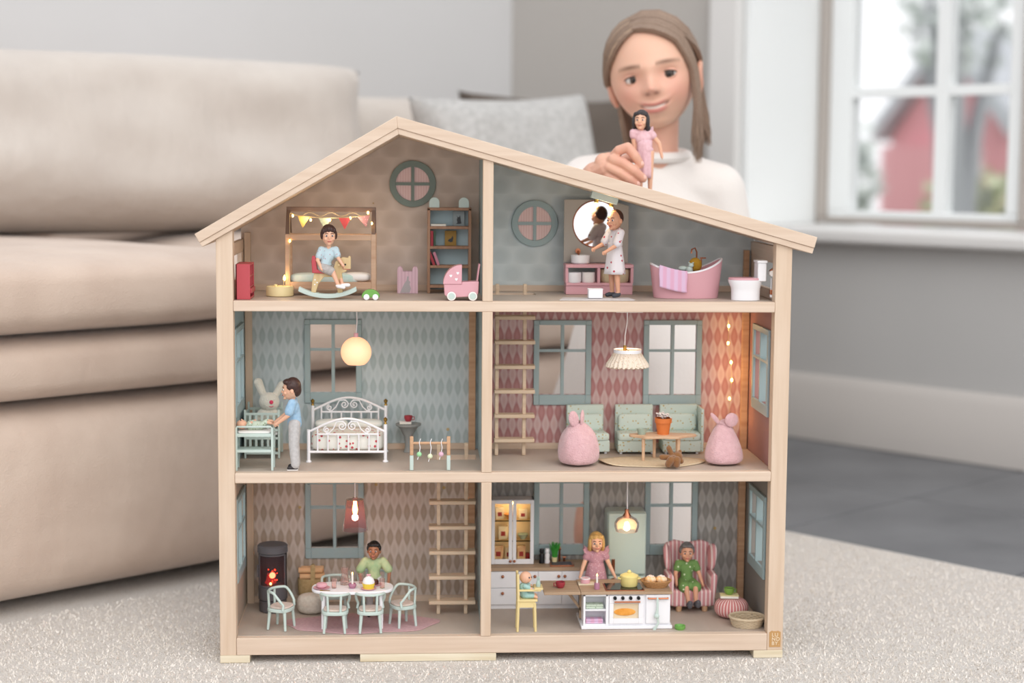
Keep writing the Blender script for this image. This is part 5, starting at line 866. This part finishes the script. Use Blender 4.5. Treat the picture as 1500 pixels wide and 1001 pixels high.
dd = T.part('door', T.b().box(29, Wd-1, -1, 2, 8, 51), iw, bevel=.5); T.part('rail', T.b().tube([(32, -1, 46), (32, -4, 46), (61, -4, 46), (61, -1, 46)], 1.3), 'copper', parent=dd)
hb = T.part('hob_frame', T.b().box(-30, 27, 3, 46, 55.8, 57), 'copper', bevel=.3); T.part('hob_glass', T.b().box(-28, 25, 5, 44, 56.8, 57.6), mat('hob_black', '17181b', .08), parent=hb); KI = T
TI = 57.8; T = Thing('kitchen_towel', 'knotted mint towel hanging from the copper island rail', 'towel', loc=KI.w(45, -5.2, 46)); T.part('cloth', T.b().tube([(0, 1, 2), (0, -1, -2), (0, -.6, -14), (-1, -.6, -25)], [1.2, 1.6, 1.6, 3], 8, flat=.5).tube([(-1, -.6, -24), (2, -.6, -36), (-3, -.6, -44), (-5, -.6, -50)], [2.5, 1.5, 2.4, 2.6], 8, flat=.45), 'mint'); T.part('knot', T.b().sph((-1, -1.2, -26), (4, 2.5, 3.5), 14, 10), 'mint')
for lab, z, m1 in (('folded green print towel on the upper island shelf', 29.1, 'baby_print'), ('folded lilac towel on the lower island shelf', 7.1, 'towel_pink')): o = obj('folded_towel', B(KI.s).box(-13, 13, -6, 9, 0, 3).box(-13, 13, -6, 9, 3.2, 6), m1, bevel=.0008); o.location = KI.w(-46, 11, z); tag(o, lab, 'towel')
mat('pot_cream', 'e6d68c', .3, coat=.3)
T = Thing('cooking_pot', 'cream yellow cooking pot with lid on the black hob', 'pot', loc=KI.w(7, 26, TI)); T.part('pot', T.b().lathe([(.1, 0), (11, 0), (12.5, 2), (12.8, 14), (.1, 14)], n=32), 'pot_cream'); T.part('lid', T.b().lathe([(.1, 14), (13.6, 14), (13.4, 16), (7, 19), (.1, 19.6)], n=32), 'pot_cream'); T.part('knob', T.b().sph((0, 0, 21), (3.2, 3.2, 2.4), 14, 8), 'pot_cream')
for sg in (-1, 1): T.part('handle', T.b().tube([(sg*12, -3, 11), (sg*16, -2, 11.5), (sg*16, 2, 11.5), (sg*12, 3, 11)], 1.3), 'pot_cream')
mat('wicker_tan', 'b98a5a', .85, bmp=(900, 1, .001)); mat('bun', 'e3a860', .7, var=('f6e2c4', 220))
T = Thing('bread_basket', 'small wicker bread basket at the end of the island', 'basket', loc=KI.w(47, 26, 56.2)); 
b = T.b()
for k in range(7): r = 11.5+k*.95; b.tube([(1.3*r*math.cos(a), r*math.sin(a), 1+k*1.5+.3*math.sin(12*a+k*math.pi)) for a in np.linspace(0, 2*math.pi, 48, endpoint=False)], .95, 6, True)
T.part('weave', b, 'wicker_tan'); T.part('bottom', T.b().lathe([(.1, 0), (12, 0), (12.5, 1.5), (.1, 1.5)], n=28, sx=1.3), 'wicker_tan'); BB = T
for lab, x in (('round golden bun in the bread basket beside the pot', -8), ('round golden bun in the bread basket at the outer end', 8)): o = obj('bread_bun', B(BB.s).sph((0, 0, 0), (8.2, 7.6, 6), 24, 14), 'bun'); o.location = BB.w(x, 0, 10.5); tag(o, lab, 'bun'); obj('icing', B(BB.s).tube([((1+5*t)*math.cos(9*t), (1+5*t)*math.sin(9*t), 6.2-2.0*t*t) for t in np.linspace(0, 1, 24)], .6, 5), 'cream_white', o)
T = Thing('mauve_candle', 'short white candle in mauve holder on the island worktop', 'candle', loc=KI.w(-42, 14, 56.2)); T.part('holder', T.b().lathe([(.1, 0), (4.2, 0), (4.2, 8), (3.4, 9.5), (.1, 9.5)], n=20), 'holder_mauve'); T.part('candle', T.b().cyl((0, 0, 9), (0, 0, 20), 1.5), 'candle_wax'); T.part('flame', T.b().lathe([(.1, 20), (.9, 21.2), (.1, 23.5)], n=10), 'led')
o = obj('serving_board', B(KI.s).box(-12, 12, -8, 8, 0, 2), 'plywood', bevel=.0003); o.location = KI.w(-55, 44, 56.2); tag(o, 'small pale serving board behind the mauve candle', 'board'); T = Thing('pink_cake', 'small round pink cake on the pale serving board', 'cake', loc=KI.w(-56, 44, 58.3)); T.part('cake', T.b().lathe([(.1, 0), (7, 0), (7, 5.5), (6, 7), (.1, 7.2)], n=24), 'pink'); T.part('icing', T.b().tube([(6.4*math.cos(a), 6.4*math.sin(a), 6.6) for a in np.linspace(0, 2*math.pi, 24, endpoint=False)], .9, 6, True), 'cream_white')
cup('red cup on the wooden drop leaf of the island', KI.w(-95, 24, 56.2), KI.s, 'cup_red', 7, 9, -1)
# high chair
mat('chair_yellow', 'e3cf96', .5)
T = Thing('high_chair', 'pale yellow wooden high chair facing the island', 'high chair', px=776, Y=.016, z=ZB); y_ = 'chair_yellow'
for x in (-17, 7):
    for y in (0, 22): T.part('leg', T.b().cyl((x+(-1 if x < 0 else 1.5), y, 0), (x, y, 42), 1.9, 2.2, n=10), y_)
for y in (0, 22): T.part('back_post', T.b().cyl((-17, y, 42), (-18, y, 86), 2.0, n=10), y_)
T.part('apron', T.b().box(-17, 8, -1, 1, 36, 45).box(-17, 8, 21, 23, 36, 45).box(6, 8, 0, 22, 36, 45), y_, bevel=.3); T.part('seat', T.b().box(-19, 11, -2.5, 24.5, 45, 48), y_, bevel=.6); T.part('backrest', T.b().box(-19, -17, 0, 22, 58, 84), y_, bevel=.5)
for y in (0, 22): T.part('armrest', T.b().box(-18, 16, y-1.5, y+1.5, 60, 63), y_, bevel=.6)
T.part('tray', T.b().box(6, 19, -3, 25, 62.5, 65), y_, bevel=.8); HC = T
cloth('romper_mint', 'a9cbc6', '97bdb8')
T = Thing('high_chair_baby', 'bald baby doll in mint romper sitting in the high chair', 'doll', loc=HC.w(-7, 11, 48.3)); baby(T, 'skin', 'romper_mint', dict(che=(-2, 0, 15), pel=(0, 0, 5), sL=(0, -6, 18), hL=(9, -8, 15), sR=(0, 6, 18), hR=(10, 7, 16), pL=(2, -4, 4), kL=(12, -6, 4), fL=(17, -7, 2), pR=(2, 4, 4), kR=(12, 5, 4), fR=(17, 6, 2)), (1, -.35, -.1), (1, 0, 30), (9, 8.2, 9), [(9.2, -3.6, 31), (9.4, 2.2, 31)]); T.part('eye', T.b().sph((5.6, -6.6, 31), (1.4, .8, 1.5), 8, 6), 'eye_dark')
T = Thing('tray_rabbit', 'tiny pale rabbit toy on the high chair tray', 'toy', loc=HC.w(12.5, 8, 65.1)); T.part('body', T.b().lathe([(.1, 0), (3, 0), (3.6, 4), (2.6, 8), (.1, 10)], n=16), 'bowl_mint'); T.part('ear', T.b().sph((-1.2, 0, 12), (1, .8, 3.6), 8, 6), 'bowl_mint'); T.part('ear', T.b().sph((1.2, 0, 12), (1, .8, 3.6), 8, 6), 'bowl_mint')
# armchair and grandmother
stripes('stripe_red', 'c98d90', 'e6d3d0', .0052, 0, .3, .45); mp_ = mat('stripe_pouf', 'b9686a', .85); n = N(mp_); q_ = n.xyz(n.coord()); n.col(n.mix(n.ramp(n.math('SINE', n.math('MULTIPLY', n.math('ARCTAN2', q_[1], q_[0]), 30.0)), .3, .8), 'bf7573', 'e4d0cc'))
T = Thing('striped_armchair', 'pink striped wing armchair in the kitchen corner', 'armchair', px=1014, Y=.098, z=ZB); 
T.part('seat', T.b().box(-30, 30, 0, 42, 7, 32), 'stripe_red', bevel=4, seg=4); bk = [(-28, 20), (-31, 62), (-37, 82), (-34, 92), (-20, 97), (0, 93), (20, 97), (34, 92), (37, 82), (31, 62), (28, 20)]
T.part('backrest', T.b().at((0, 38, 0), (-.1, 0, 0)).prism(bk, 0, 12), 'stripe_red', bevel=4, seg=4)
for sg in (-1, 1):
    T.part('arm', T.b().prism([(sg*26, 8), (sg*27, 38), (sg*26, 50), (sg*31, 57), (sg*37, 54), (sg*37, 44), (sg*33, 8)], 2, 42), 'stripe_red', bevel=2.5, seg=3); T.part('wing', T.b().at((sg*33, 34, 74), (0, sg*.12, sg*.3)).sph((0, 0, 0), (5, 12, 20), 20, 14, .8, .8), 'stripe_red')
for x in (-19, 19): T.part('foot', T.b().cyl((x, 5, 0), (x, 5, 8), 4, 4.6, n=14), 'tan_wood')
for x in (-19, 19): T.part('foot', T.b().cyl((x, 44, 0), (x, 44, 8), 4, 4.6, n=14), 'tan_wood')
AC = T
dots('dress_green', '6c8f52', 'd5e0bd', 140, .16, bmp=(900, .25, .0006)); mat('skin_gran', 'd8a184', .5, sss=.12)
T = Thing('grandmother_doll', 'grey haired woman doll in green dotted dress sitting in the striped armchair', 'doll', loc=AC.w(-5, 18, 32.3)); Hg = 118; q = lambda x, y, z: (x/Hg, y/Hg, z/Hg)
D = Doll(T, Hg, 'skin_gran', {'pel': q(0, 8, 7), 'che': q(0, 11, 26), 'nec': q(0, 11, 38), 'head': q(0, 8, 51), 'shoL': q(-12, 10, 34), 'shoR': q(12, 10, 34), 'elbL': q(-17, 4, 19), 'wriL': q(-17, -6, 8), 'elbR': q(18, 3, 19), 'wriR': q(21, -7, 7), 'hipL': q(-6, 6, 6), 'hipR': q(6, 6, 6), 'kneL': q(-5, -20, 4), 'kneR': q(9, -20, 4), 'ankL': q(-1, -24, -19), 'ankR': q(9, -24, -18), 'toeL': q(-1, -32, -17), 'toeR': q(11, -32, -16)}, (-4, 4), hair=('grey', 'hair_grey'))
D.shirt('dress_green', .5, .5, 'dress_top'); blob(T, 'skirt', [('e', (0, 6, 6), (14, 11, 8)), ('c', (-6, 6, 6), (-7, -15, 4), 8, 8.5), ('c', (6, 6, 6), (10, -15, 4), 8, 8.5), ('e', (1, -12, 5), (13, 7, 6))], 'dress_green', .7, smooth=3)
for k in 'LR': a, t = D.J['ank'+k], D.J['toe'+k]; blob(T, 'slipper', [('c', a+Vector((0, 0, -1)), t+Vector((0, -1, 2)), 4.2, 3.6), ('e', t+Vector((0, 0, -1)), (4.4, 4, 6))], 'dark_grey', .6, smooth=2)
T = Thing('striped_pouf', 'red striped round pouf beside the armchair', 'pouf', px=1071, Y=.072, z=ZB); T.part('seat', T.b().sph((0, 0, 15), (25, 22, 15.3), 40, 20, 1, .8), 'stripe_pouf'); T.part('button', T.b().sph((0, 0, 29.4), (2.4, 2.4, 1), 12, 6), 'stripe_pouf'); PF = T
o = obj('book', B(PF.s).box(-13, 13, -9, 9, 0, 3.4), 'page', bevel=.0002); o.location = PF.w(-4, -2, 30.6); o.rotation_euler = (0, 0, -.12); tag(o, 'pale book lying on the striped pouf', 'book'); obj('cover', B(PF.s).box(-13.4, 13.4, -9.4, 9.4, 3.4, 4), 'cream', o)
mat('cup_green', '789c48', .35); cup('green cup on the book on the striped pouf', PF.w(-4, -1, 34.8), PF.s, 'cup_green', 7.5, 9.5, 1, 'choc')
T = Thing('pet_basket', 'low wicker pet basket at the front corner of the kitchen', 'basket', px=1094, Y=.034, z=ZB); mat('wicker_grey', 'c9b79c', .9, bmp=(700, 1, .001)); b = T.b()
for k in range(6): r = 19.5+k*.7; b.tube([(1.08*r*math.cos(a), r*math.sin(a), 1.2+k*2.1+.35*math.sin(16*a+k*math.pi)) for a in np.linspace(0, 2*math.pi, 64, endpoint=False)], 1.25, 6, True)
T.part('weave', b, 'wicker_grey'); T.part('bottom', T.b().lathe([(.1, 0), (20, 0), (20, 2), (.1, 2)], n=32, sx=1.08), 'wicker_grey'); T.part('rim', T.b().tube([(25.5*math.cos(a), 23.5*math.sin(a), 13.5) for a in np.linspace(0, 2*math.pi, 60, endpoint=False)], 2, 8, True), 'wicker_grey')
o = obj('pet_bowl', B(KI.s).lathe([(.1, 0), (6.5, 0), (8, 2.5), (8, 6), (6.8, 6), (5.5, 2.5), (.1, 2)], n=28), 'green'); o.location = x_at(996, .0215, ZB); tag(o, 'shiny green pet bowl on the kitchen floor', 'bowl')
# ================================================================ the girl behind the house
T = Thing('person', 'smiling child in a white top kneeling behind the dollhouse holding a doll', 'person', loc=(.573, .5, 0), sc=.001)
KID = T
def vcol(o, cols):
    a = o.data.color_attributes.new('Col', 'FLOAT_COLOR', 'POINT'); a.data.foreach_set('color', np.array(cols, dtype=np.float32).ravel())
m = mat('face_skin', 'dfb39b', .5, sss=.12); n = N(m); c = n.add('ShaderNodeVertexColor', layer_name='Col'); n.col(c.outputs[0]); n.bump(n.noise(n.coord(), 900, 2), .05, .0005)
m = mat('eyeball', 'f0ece8', .15); n = N(m); c = n.add('ShaderNodeVertexColor', layer_name='Col'); n.col(c.outputs[0])
mat('kid_skin', 'dcae97', .5, sss=.12, var=('d49e8a', 30)); mat('white_dress', 'e3ddd8', .95, bmp=(260, .25, .002), sheen=.3); mat('lash', '3a2a24', .6)
hairmat('kid_hair', '978070', '7c6858'); hairmat('kid_hair_light', 'bba38c', '9b826b')
HC_ = Vector((-2, 0, 712)); HM_ = Matrix.Translation(HC_) @ Euler((math.radians(2), math.radians(-11), 0)).to_matrix().to_4x4() @ Matrix.Rotation(math.radians(-13), 4, 'Z') @ Matrix.Scale(.935, 4)
hd = bpy.data.objects.new('head', None)
G = lambda x, z, cx, cz, sx, sz: math.exp(-((x-cx)/sx)**2/2-((z-cz)/sz)**2/2)
def face(nx, ny, nz):
    x, y, z = 67*nx, 84*ny, 85*nz+4
    t = max(0, -z)/84
    x *= 1-.21*t**1.7
    if y > 0: y *= 1-.5*t**1.2
    if ny < .25:
        k = min(1, (.25-ny)/.5); d = 0
        d += 10*G(x, z, 0, -50, 28, 20)+19*G(x, z, 0, -74, 26, 14)-4*G(x, z, 0, -62, 16, 4)
        for s in (-1, 1): d += -9*G(x, z, s*27, 0, 13, 9)+3*G(x, z, s*27, 16, 18, 6)+4.5*G(x, z, s*9, -20, 4.2, 4)+8*G(x, z, s*37, -32, 17, 16)
        d += 3.5*G(x, z, 0, 2, 7, 12)+9*G(x, z, 0, -14, 6.5, 9)+7.5*G(x, z, 0, -17.5, 6.5, 5.5)
        ml = -45.5+4.6*(x/20)**2
        d += 4*G(x, z, 0, ml+4.5, 15, 3)+4.5*G(x, z, 0, ml-6, 13, 4)-5*math.exp(-((z-ml)/1.8)**2/2-(x/22)**4)
        y -= d*k
    return (x, y, z)
NU, NV = 200, 170; b = T.b(); vs, cols = [], []
L3 = lambda h: np.array(lin(h)[:3]); SK, BL, LIP, DK, TH, BR, HRc = L3('e0b49c'), L3('d58f80'), L3('b8635f'), L3('5a2c2a'), L3('efe6de'), L3('7a5b47'), L3('7d644e')
for j in range(NV+1):
    th = math.pi*(j/NV*.998+.001)-math.pi/2
    for i in range(NU):
        q = 2*math.pi*i/NU; nx, ny, nz = math.cos(th)*math.cos(q), math.cos(th)*math.sin(q), math.sin(th); x, y, z = face(nx, ny, nz); vs.append((x, y, z))
        c = SK.copy(); fr_ = ny < 0
        if fr_:
            for s in (-1, 1):
                c = c+(BL-c)*.55*G(x, z, s*38, -26, 16, 15); bw = G(x, z, s*27, 19-.004*(abs(x)-26)**2, 14, 2.3); c = c+(BR-c)*min(1, bw*1.0)*(1 if 12 < abs(x) < 47 else .0); c = c+(BL-c)*.3*G(x, z, s*27, 0, 16, 9)
                c = c+(DK-c)*.75*G(x, z, s*6.5, -24.5, 2.8, 1.7)
            c = c+(BL-c)*.3*G(x, z, 0, -18, 9, 7)
            ml = -45.5+4.6*(x/20)**2; lm = math.exp(-(x/19)**6); c = c+(LIP-c)*.85*lm*(math.exp(-((z-ml-4.2)/2.6)**2) + math.exp(-((z-ml+5.4)/3.4)**2) if True else 0)**.8 if abs(x) < 27 and abs(z-ml) < 14 else c
            gap = math.exp(-((z-ml)/2.0)**4)*math.exp(-(x/15.5)**6); c = c+(TH-c)*gap; c = c+(DK-c)*.8*math.exp(-((z-ml)/1.6)**2)*math.exp(-((abs(x)-19)/3)**2)
        if nz*.83+ny*.55 > .36 or (ny > .35 and nz > -.75): c = HRc
        cols.append((*np.clip(c, 0, 1), 1))
b.v = [tuple(v*T.s for v in HM_ @ Vector(p)) for p in vs]; b.f = [(j*NU+i, j*NU+(i+1) % NU, (j+1)*NU+(i+1) % NU, (j+1)*NU+i) for j in range(NV) for i in range(NU)]
ho = T.part('head', b, 'face_skin'); vcol(ho, cols)
H3 = lambda x, y, z: HM_ @ Vector((x, y, z))
gz = Vector((.2, -.97, -.06)).normalized()
for s in (-1, 1):
    ec = Vector((s*26.5, -60.5, 0)); b = T.b(); b.sph((0, 0, 0), 12.6, 40, 32); cc = []
    for v in b.v:
        a = Vector(v).normalized().angle(gz); cc.append((*(L3('1b1412') if a < .26 else L3('4a3b32') if a < .58 else L3('2a201c') if a < .64 else L3('ddd5d0')), 1))
    b.v = [tuple(x*T.s for x in HM_ @ (Vector(v)/T.s+ec)) for v in b.v]; eo = T.part('eye', b, 'eyeball', parent=ho); vcol(eo, cc)
    def lid(e0, e1, r, u, v):
        az = -math.pi*.03+math.pi*1.06*u; el = math.radians(e0+(e1-e0)*v); el2 = el*math.sin(math.pi*u)**.5; return tuple(HM_ @ (ec+Vector((-r*math.cos(az), -r*math.sin(az)*math.cos(el2), r*math.sin(az)*math.sin(el2)))))
    for e0, e1 in ((23, 95), (-24, -95)): lo = T.part('eyelid', T.b().grid(lambda u, v: lid(e0, e1, 13.5, u, v), 24, 10), 'kid_skin', parent=ho, solid=.0006)
    T.part('lash_line', T.b().tube([lid(22, 22, 13.9, u, 0) for u in np.linspace(.1, .9, 14)], [.3]+[.85]*12+[.3], 6), 'lash', parent=ho)
    ep = [H3(s*(69+4*math.sin(a)), 8+11*math.cos(a)-2, -14+21*math.sin(a)) for a in np.linspace(0, 2*math.pi, 20, endpoint=False)]
    T.part('ear', T.b().tube(ep, 3.6, 8, True).at(H3(s*68, 8, -14), (0, math.radians(-11), math.radians(-13)+s*.5)).sph((0, 0, 0), (3.5, 10, 19), 16, 12), 'kid_skin', parent=ho)
# hair
rg = random.Random(11); E_ = Vector((71, 87, 86)); CO = Vector((0, 3, 6))
def on_skull(d, k): return CO+Vector((d.x*E_.x, d.y*E_.y, d.z*E_.z))*k
def hair_path(f, sg, jit):
    root = Vector((-.22+rg.gauss(0, .02), -.66+1.45*f, .78-.1*f)).normalized(); k = 1.0+.075*jit; lock = sg > 0 and f < .17
    if sg > 0: w1 = Vector((.60, -.66+1.5*f, .44)); w2 = Vector((.90, -.60+1.2*f, -.10)) if lock else Vector((1.04, -.12+1.1*f, .10))
    else: w1 = Vector((-.78, -.60+1.4*f, .38)); w2 = Vector((-1, -.16+.9*f, -.06))
    pts = []
    for t in np.linspace(0, 1, 9):
        d = root.lerp(w1.normalized(), t*2) if t < .5 else w1.normalized().lerp(w2.normalized(), t*2-1); d.normalize(); pts.append(on_skull(d, k*(1+.025*math.sin(math.pi*min(1, t*1.6)))))
    ph = rg.random()*6; L_ = rg.uniform(105, 140) if lock else rg.uniform(50, 100)
    if not lock: pts.append(on_skull(Vector((sg*.9, .36+.5*f, -.36)).normalized(), k*(1.07 if sg > 0 else 1)))
    p = pts[-1]; q = 0 if not lock else 1
    for t in np.linspace(.15, 1, 6): pts.append(p+Vector((sg*(-16*t*t if lock else -2*t)+4*math.sin(4*t+ph)*t, (-4*t if lock else 12*t), -L_*t)))
    return [tuple(HM_ @ q) for q in pts]
for kind, N_, m_ in (('hair', 560, 'kid_hair'), ('hair_highlights', 260, 'kid_hair_light')):
    b = T.b()
    for i in range(N_):
        sg = 1 if rg.random() < .56 else -1; f = rg.random()**1.35; p = hair_path(f, sg, rg.random()+(.12 if kind != 'hair' else 0)); n_ = len(p); r0 = rg.uniform(1.3, 2.7) if kind == 'hair' else rg.uniform(.7, 1.5)
        b.tube(p, [r0*(.6 if k == 0 else 1.0 if k < n_-4 else 1-.22*(k-n_+5)) for k in range(n_)], 5)
    T.part(kind, b, m_, parent=ho)
# body, arms and gripping hand (one skin)
hp = lambda px, py, y=-302: Vector((-88+(px-905)*.87, y, 585-(py-240)*.87))
WR = hp(876, 258, -276); pr = [('c', (4, 14, 560), (4, 6, 660), 34, 33), ('e', (0, 22, 470), (88, 58, 125)), ('e', (0, 40, 260), (95, 80, 80)), ('c', (-30, 20, 565), (-92, 12, 560), 36, 32), ('c', (30, 20, 565), (92, 16, 552), 36, 32), ('c', (-92, 12, 560), (-128, -130, 520), 31, 27), ('c', (-128, -130, 520), WR, 26, 20), ('c', (92, 16, 552), (122, 10, 400), 31, 26), ('c', (122, 10, 400), (90, -60, 290), 25, 19), ('e', (80, -80, 275), (20, 26, 18)), ('c', (-50, 40, 230), (-80, -110, 60), 58, 42), ('c', (50, 40, 230), (80, -110, 60), 58, 42), ('c', (-80, -110, 48), (-70, 110, 40), 40, 30), ('c', (80, -110, 48), (70, 110, 40), 40, 30)]
blob(T, 'body', pr, 'kid_skin', 4.5, smooth=5)
fin = [[(900, 229, -288), (905, 221, -300), (917, 216, -305), (928, 229, -307), (936, 241, -304)], [(892, 238, -289), (896, 234, -302), (910, 239, -308), (926, 250, -309), (940, 261, -305)], [(888, 250, -288), (890, 245, -301), (906, 253, -307), (920, 262, -307), (931, 270, -303)], [(886, 260, -286), (888, 257, -298), (901, 266, -303), (912, 274, -303), (922, 280, -299)]]
hr_ = [('c', WR, hp(888, 248, -290), 19, 15), ('e', hp(889, 246, -288), (15, 13, 20), (0, -.5, 0)), ('e', hp(894, 240, -284), (14, 11, 15), (0, -.5, 0))]
for F_, r in zip(fin, (6.3, 6.7, 6.2, 5.4)):
    P = [hp(*q) for q in F_]; rr = [r*1.12, r*1.08, r, r*.98, r*.84]; hr_ += [('c', P[i], P[i+1], rr[i], rr[i+1]) for i in range(4)]
P = [hp(893, 252, -274), hp(906, 240, -262), hp(924, 232, -263), hp(938, 232, -272)]; hr_ += [('c', P[i], P[i+1], (9, 7.6, 6.6, 6)[i], (7.6, 6.6, 5.6)[i]) for i in range(3)]
blob(T, 'hand', hr_, 'kid_skin', 1.0, smooth=3)
for F_ in fin[:3]: q = hp(*F_[-1]); T.part('fingernail', T.b().at(q+Vector((1.2, -4.6, 1.6)), (0, .85, 0)).sph((0, 0, 0), (3.4, 1.1, 2.6), 12, 8), 'nail' if 'nail' in MATS else mat('nail', 'e6b9ab', .3).name)
blob(T, 'dress', [('e', (0, 22, 470), (104, 72, 138)), ('c', (-28, 20, 560), (-95, 12, 556), 48, 42), ('c', (28, 20, 560), (96, 16, 546), 48, 42), ('c', (-95, 12, 556), (-132, -128, 516), 43, 38), ('c', (-132, -128, 516), (-122, -215, 545), 37, 31), ('c', (96, 16, 546), (128, 10, 398), 43, 37), ('c', (128, 10, 398), (100, -40, 315), 36, 29), ('c', (0, 22, 470), (0, 40, 250), 96, 112)], 'white_dress', 5, smooth=6)
T.part('neckline', T.b().tube([(4+47*math.cos(a), 16+40*math.sin(a), 599+5*math.sin(a)) for a in np.linspace(0, 2*math.pi, 36, endpoint=False)], 8, 8, True), 'white_dress')
T.part('skirt', T.b().rings([[(r*(1+.05*k*math.sin(11*q)/5)*math.cos(q), 20+r*.9*(1+.05*k*math.sin(11*q)/5)*math.sin(q), z) for q in [2*math.pi*j/88 for j in range(88)]] for k, (r, z) in enumerate(((95, 400), (120, 300), (150, 200), (172, 100), (185, 15), (182, 6)))], cap=False), 'white_dress', solid=.004)
# the doll in her hand
cloth('dress_rose', 'e3bfc6', 'd8b0b8'); T = Thing('held_doll', 'dark haired woman doll in pink dress held above the roof', 'doll', loc=on_y(945, 286, .2135), sc=.00087)
D = Doll(T, 126, 'skin', {'elbR': (.155, -.0, .6), 'wriR': (.185, 0, .47), 'elbL': (-.14, .01, .6), 'wriL': (-.12, .02, .46)}, (-18, 0), hair=('bob', 'hair_dark'), lean=(-.055, 0)); D.shirt('dress_rose', .28, .5, 'dress_top'); D.skirt('dress_rose', .64, .2, .085, .085, 7, .12, c=(-.015, 0), sy=.8)
T.part('ruffle', T.b().grid(lambda u, v: (5+5*v, -5+10*u, 90+6*math.sin(math.pi*u)+4*v+math.sin(u*15)*.8), 20, 4), 'dress_rose', solid=.0006)
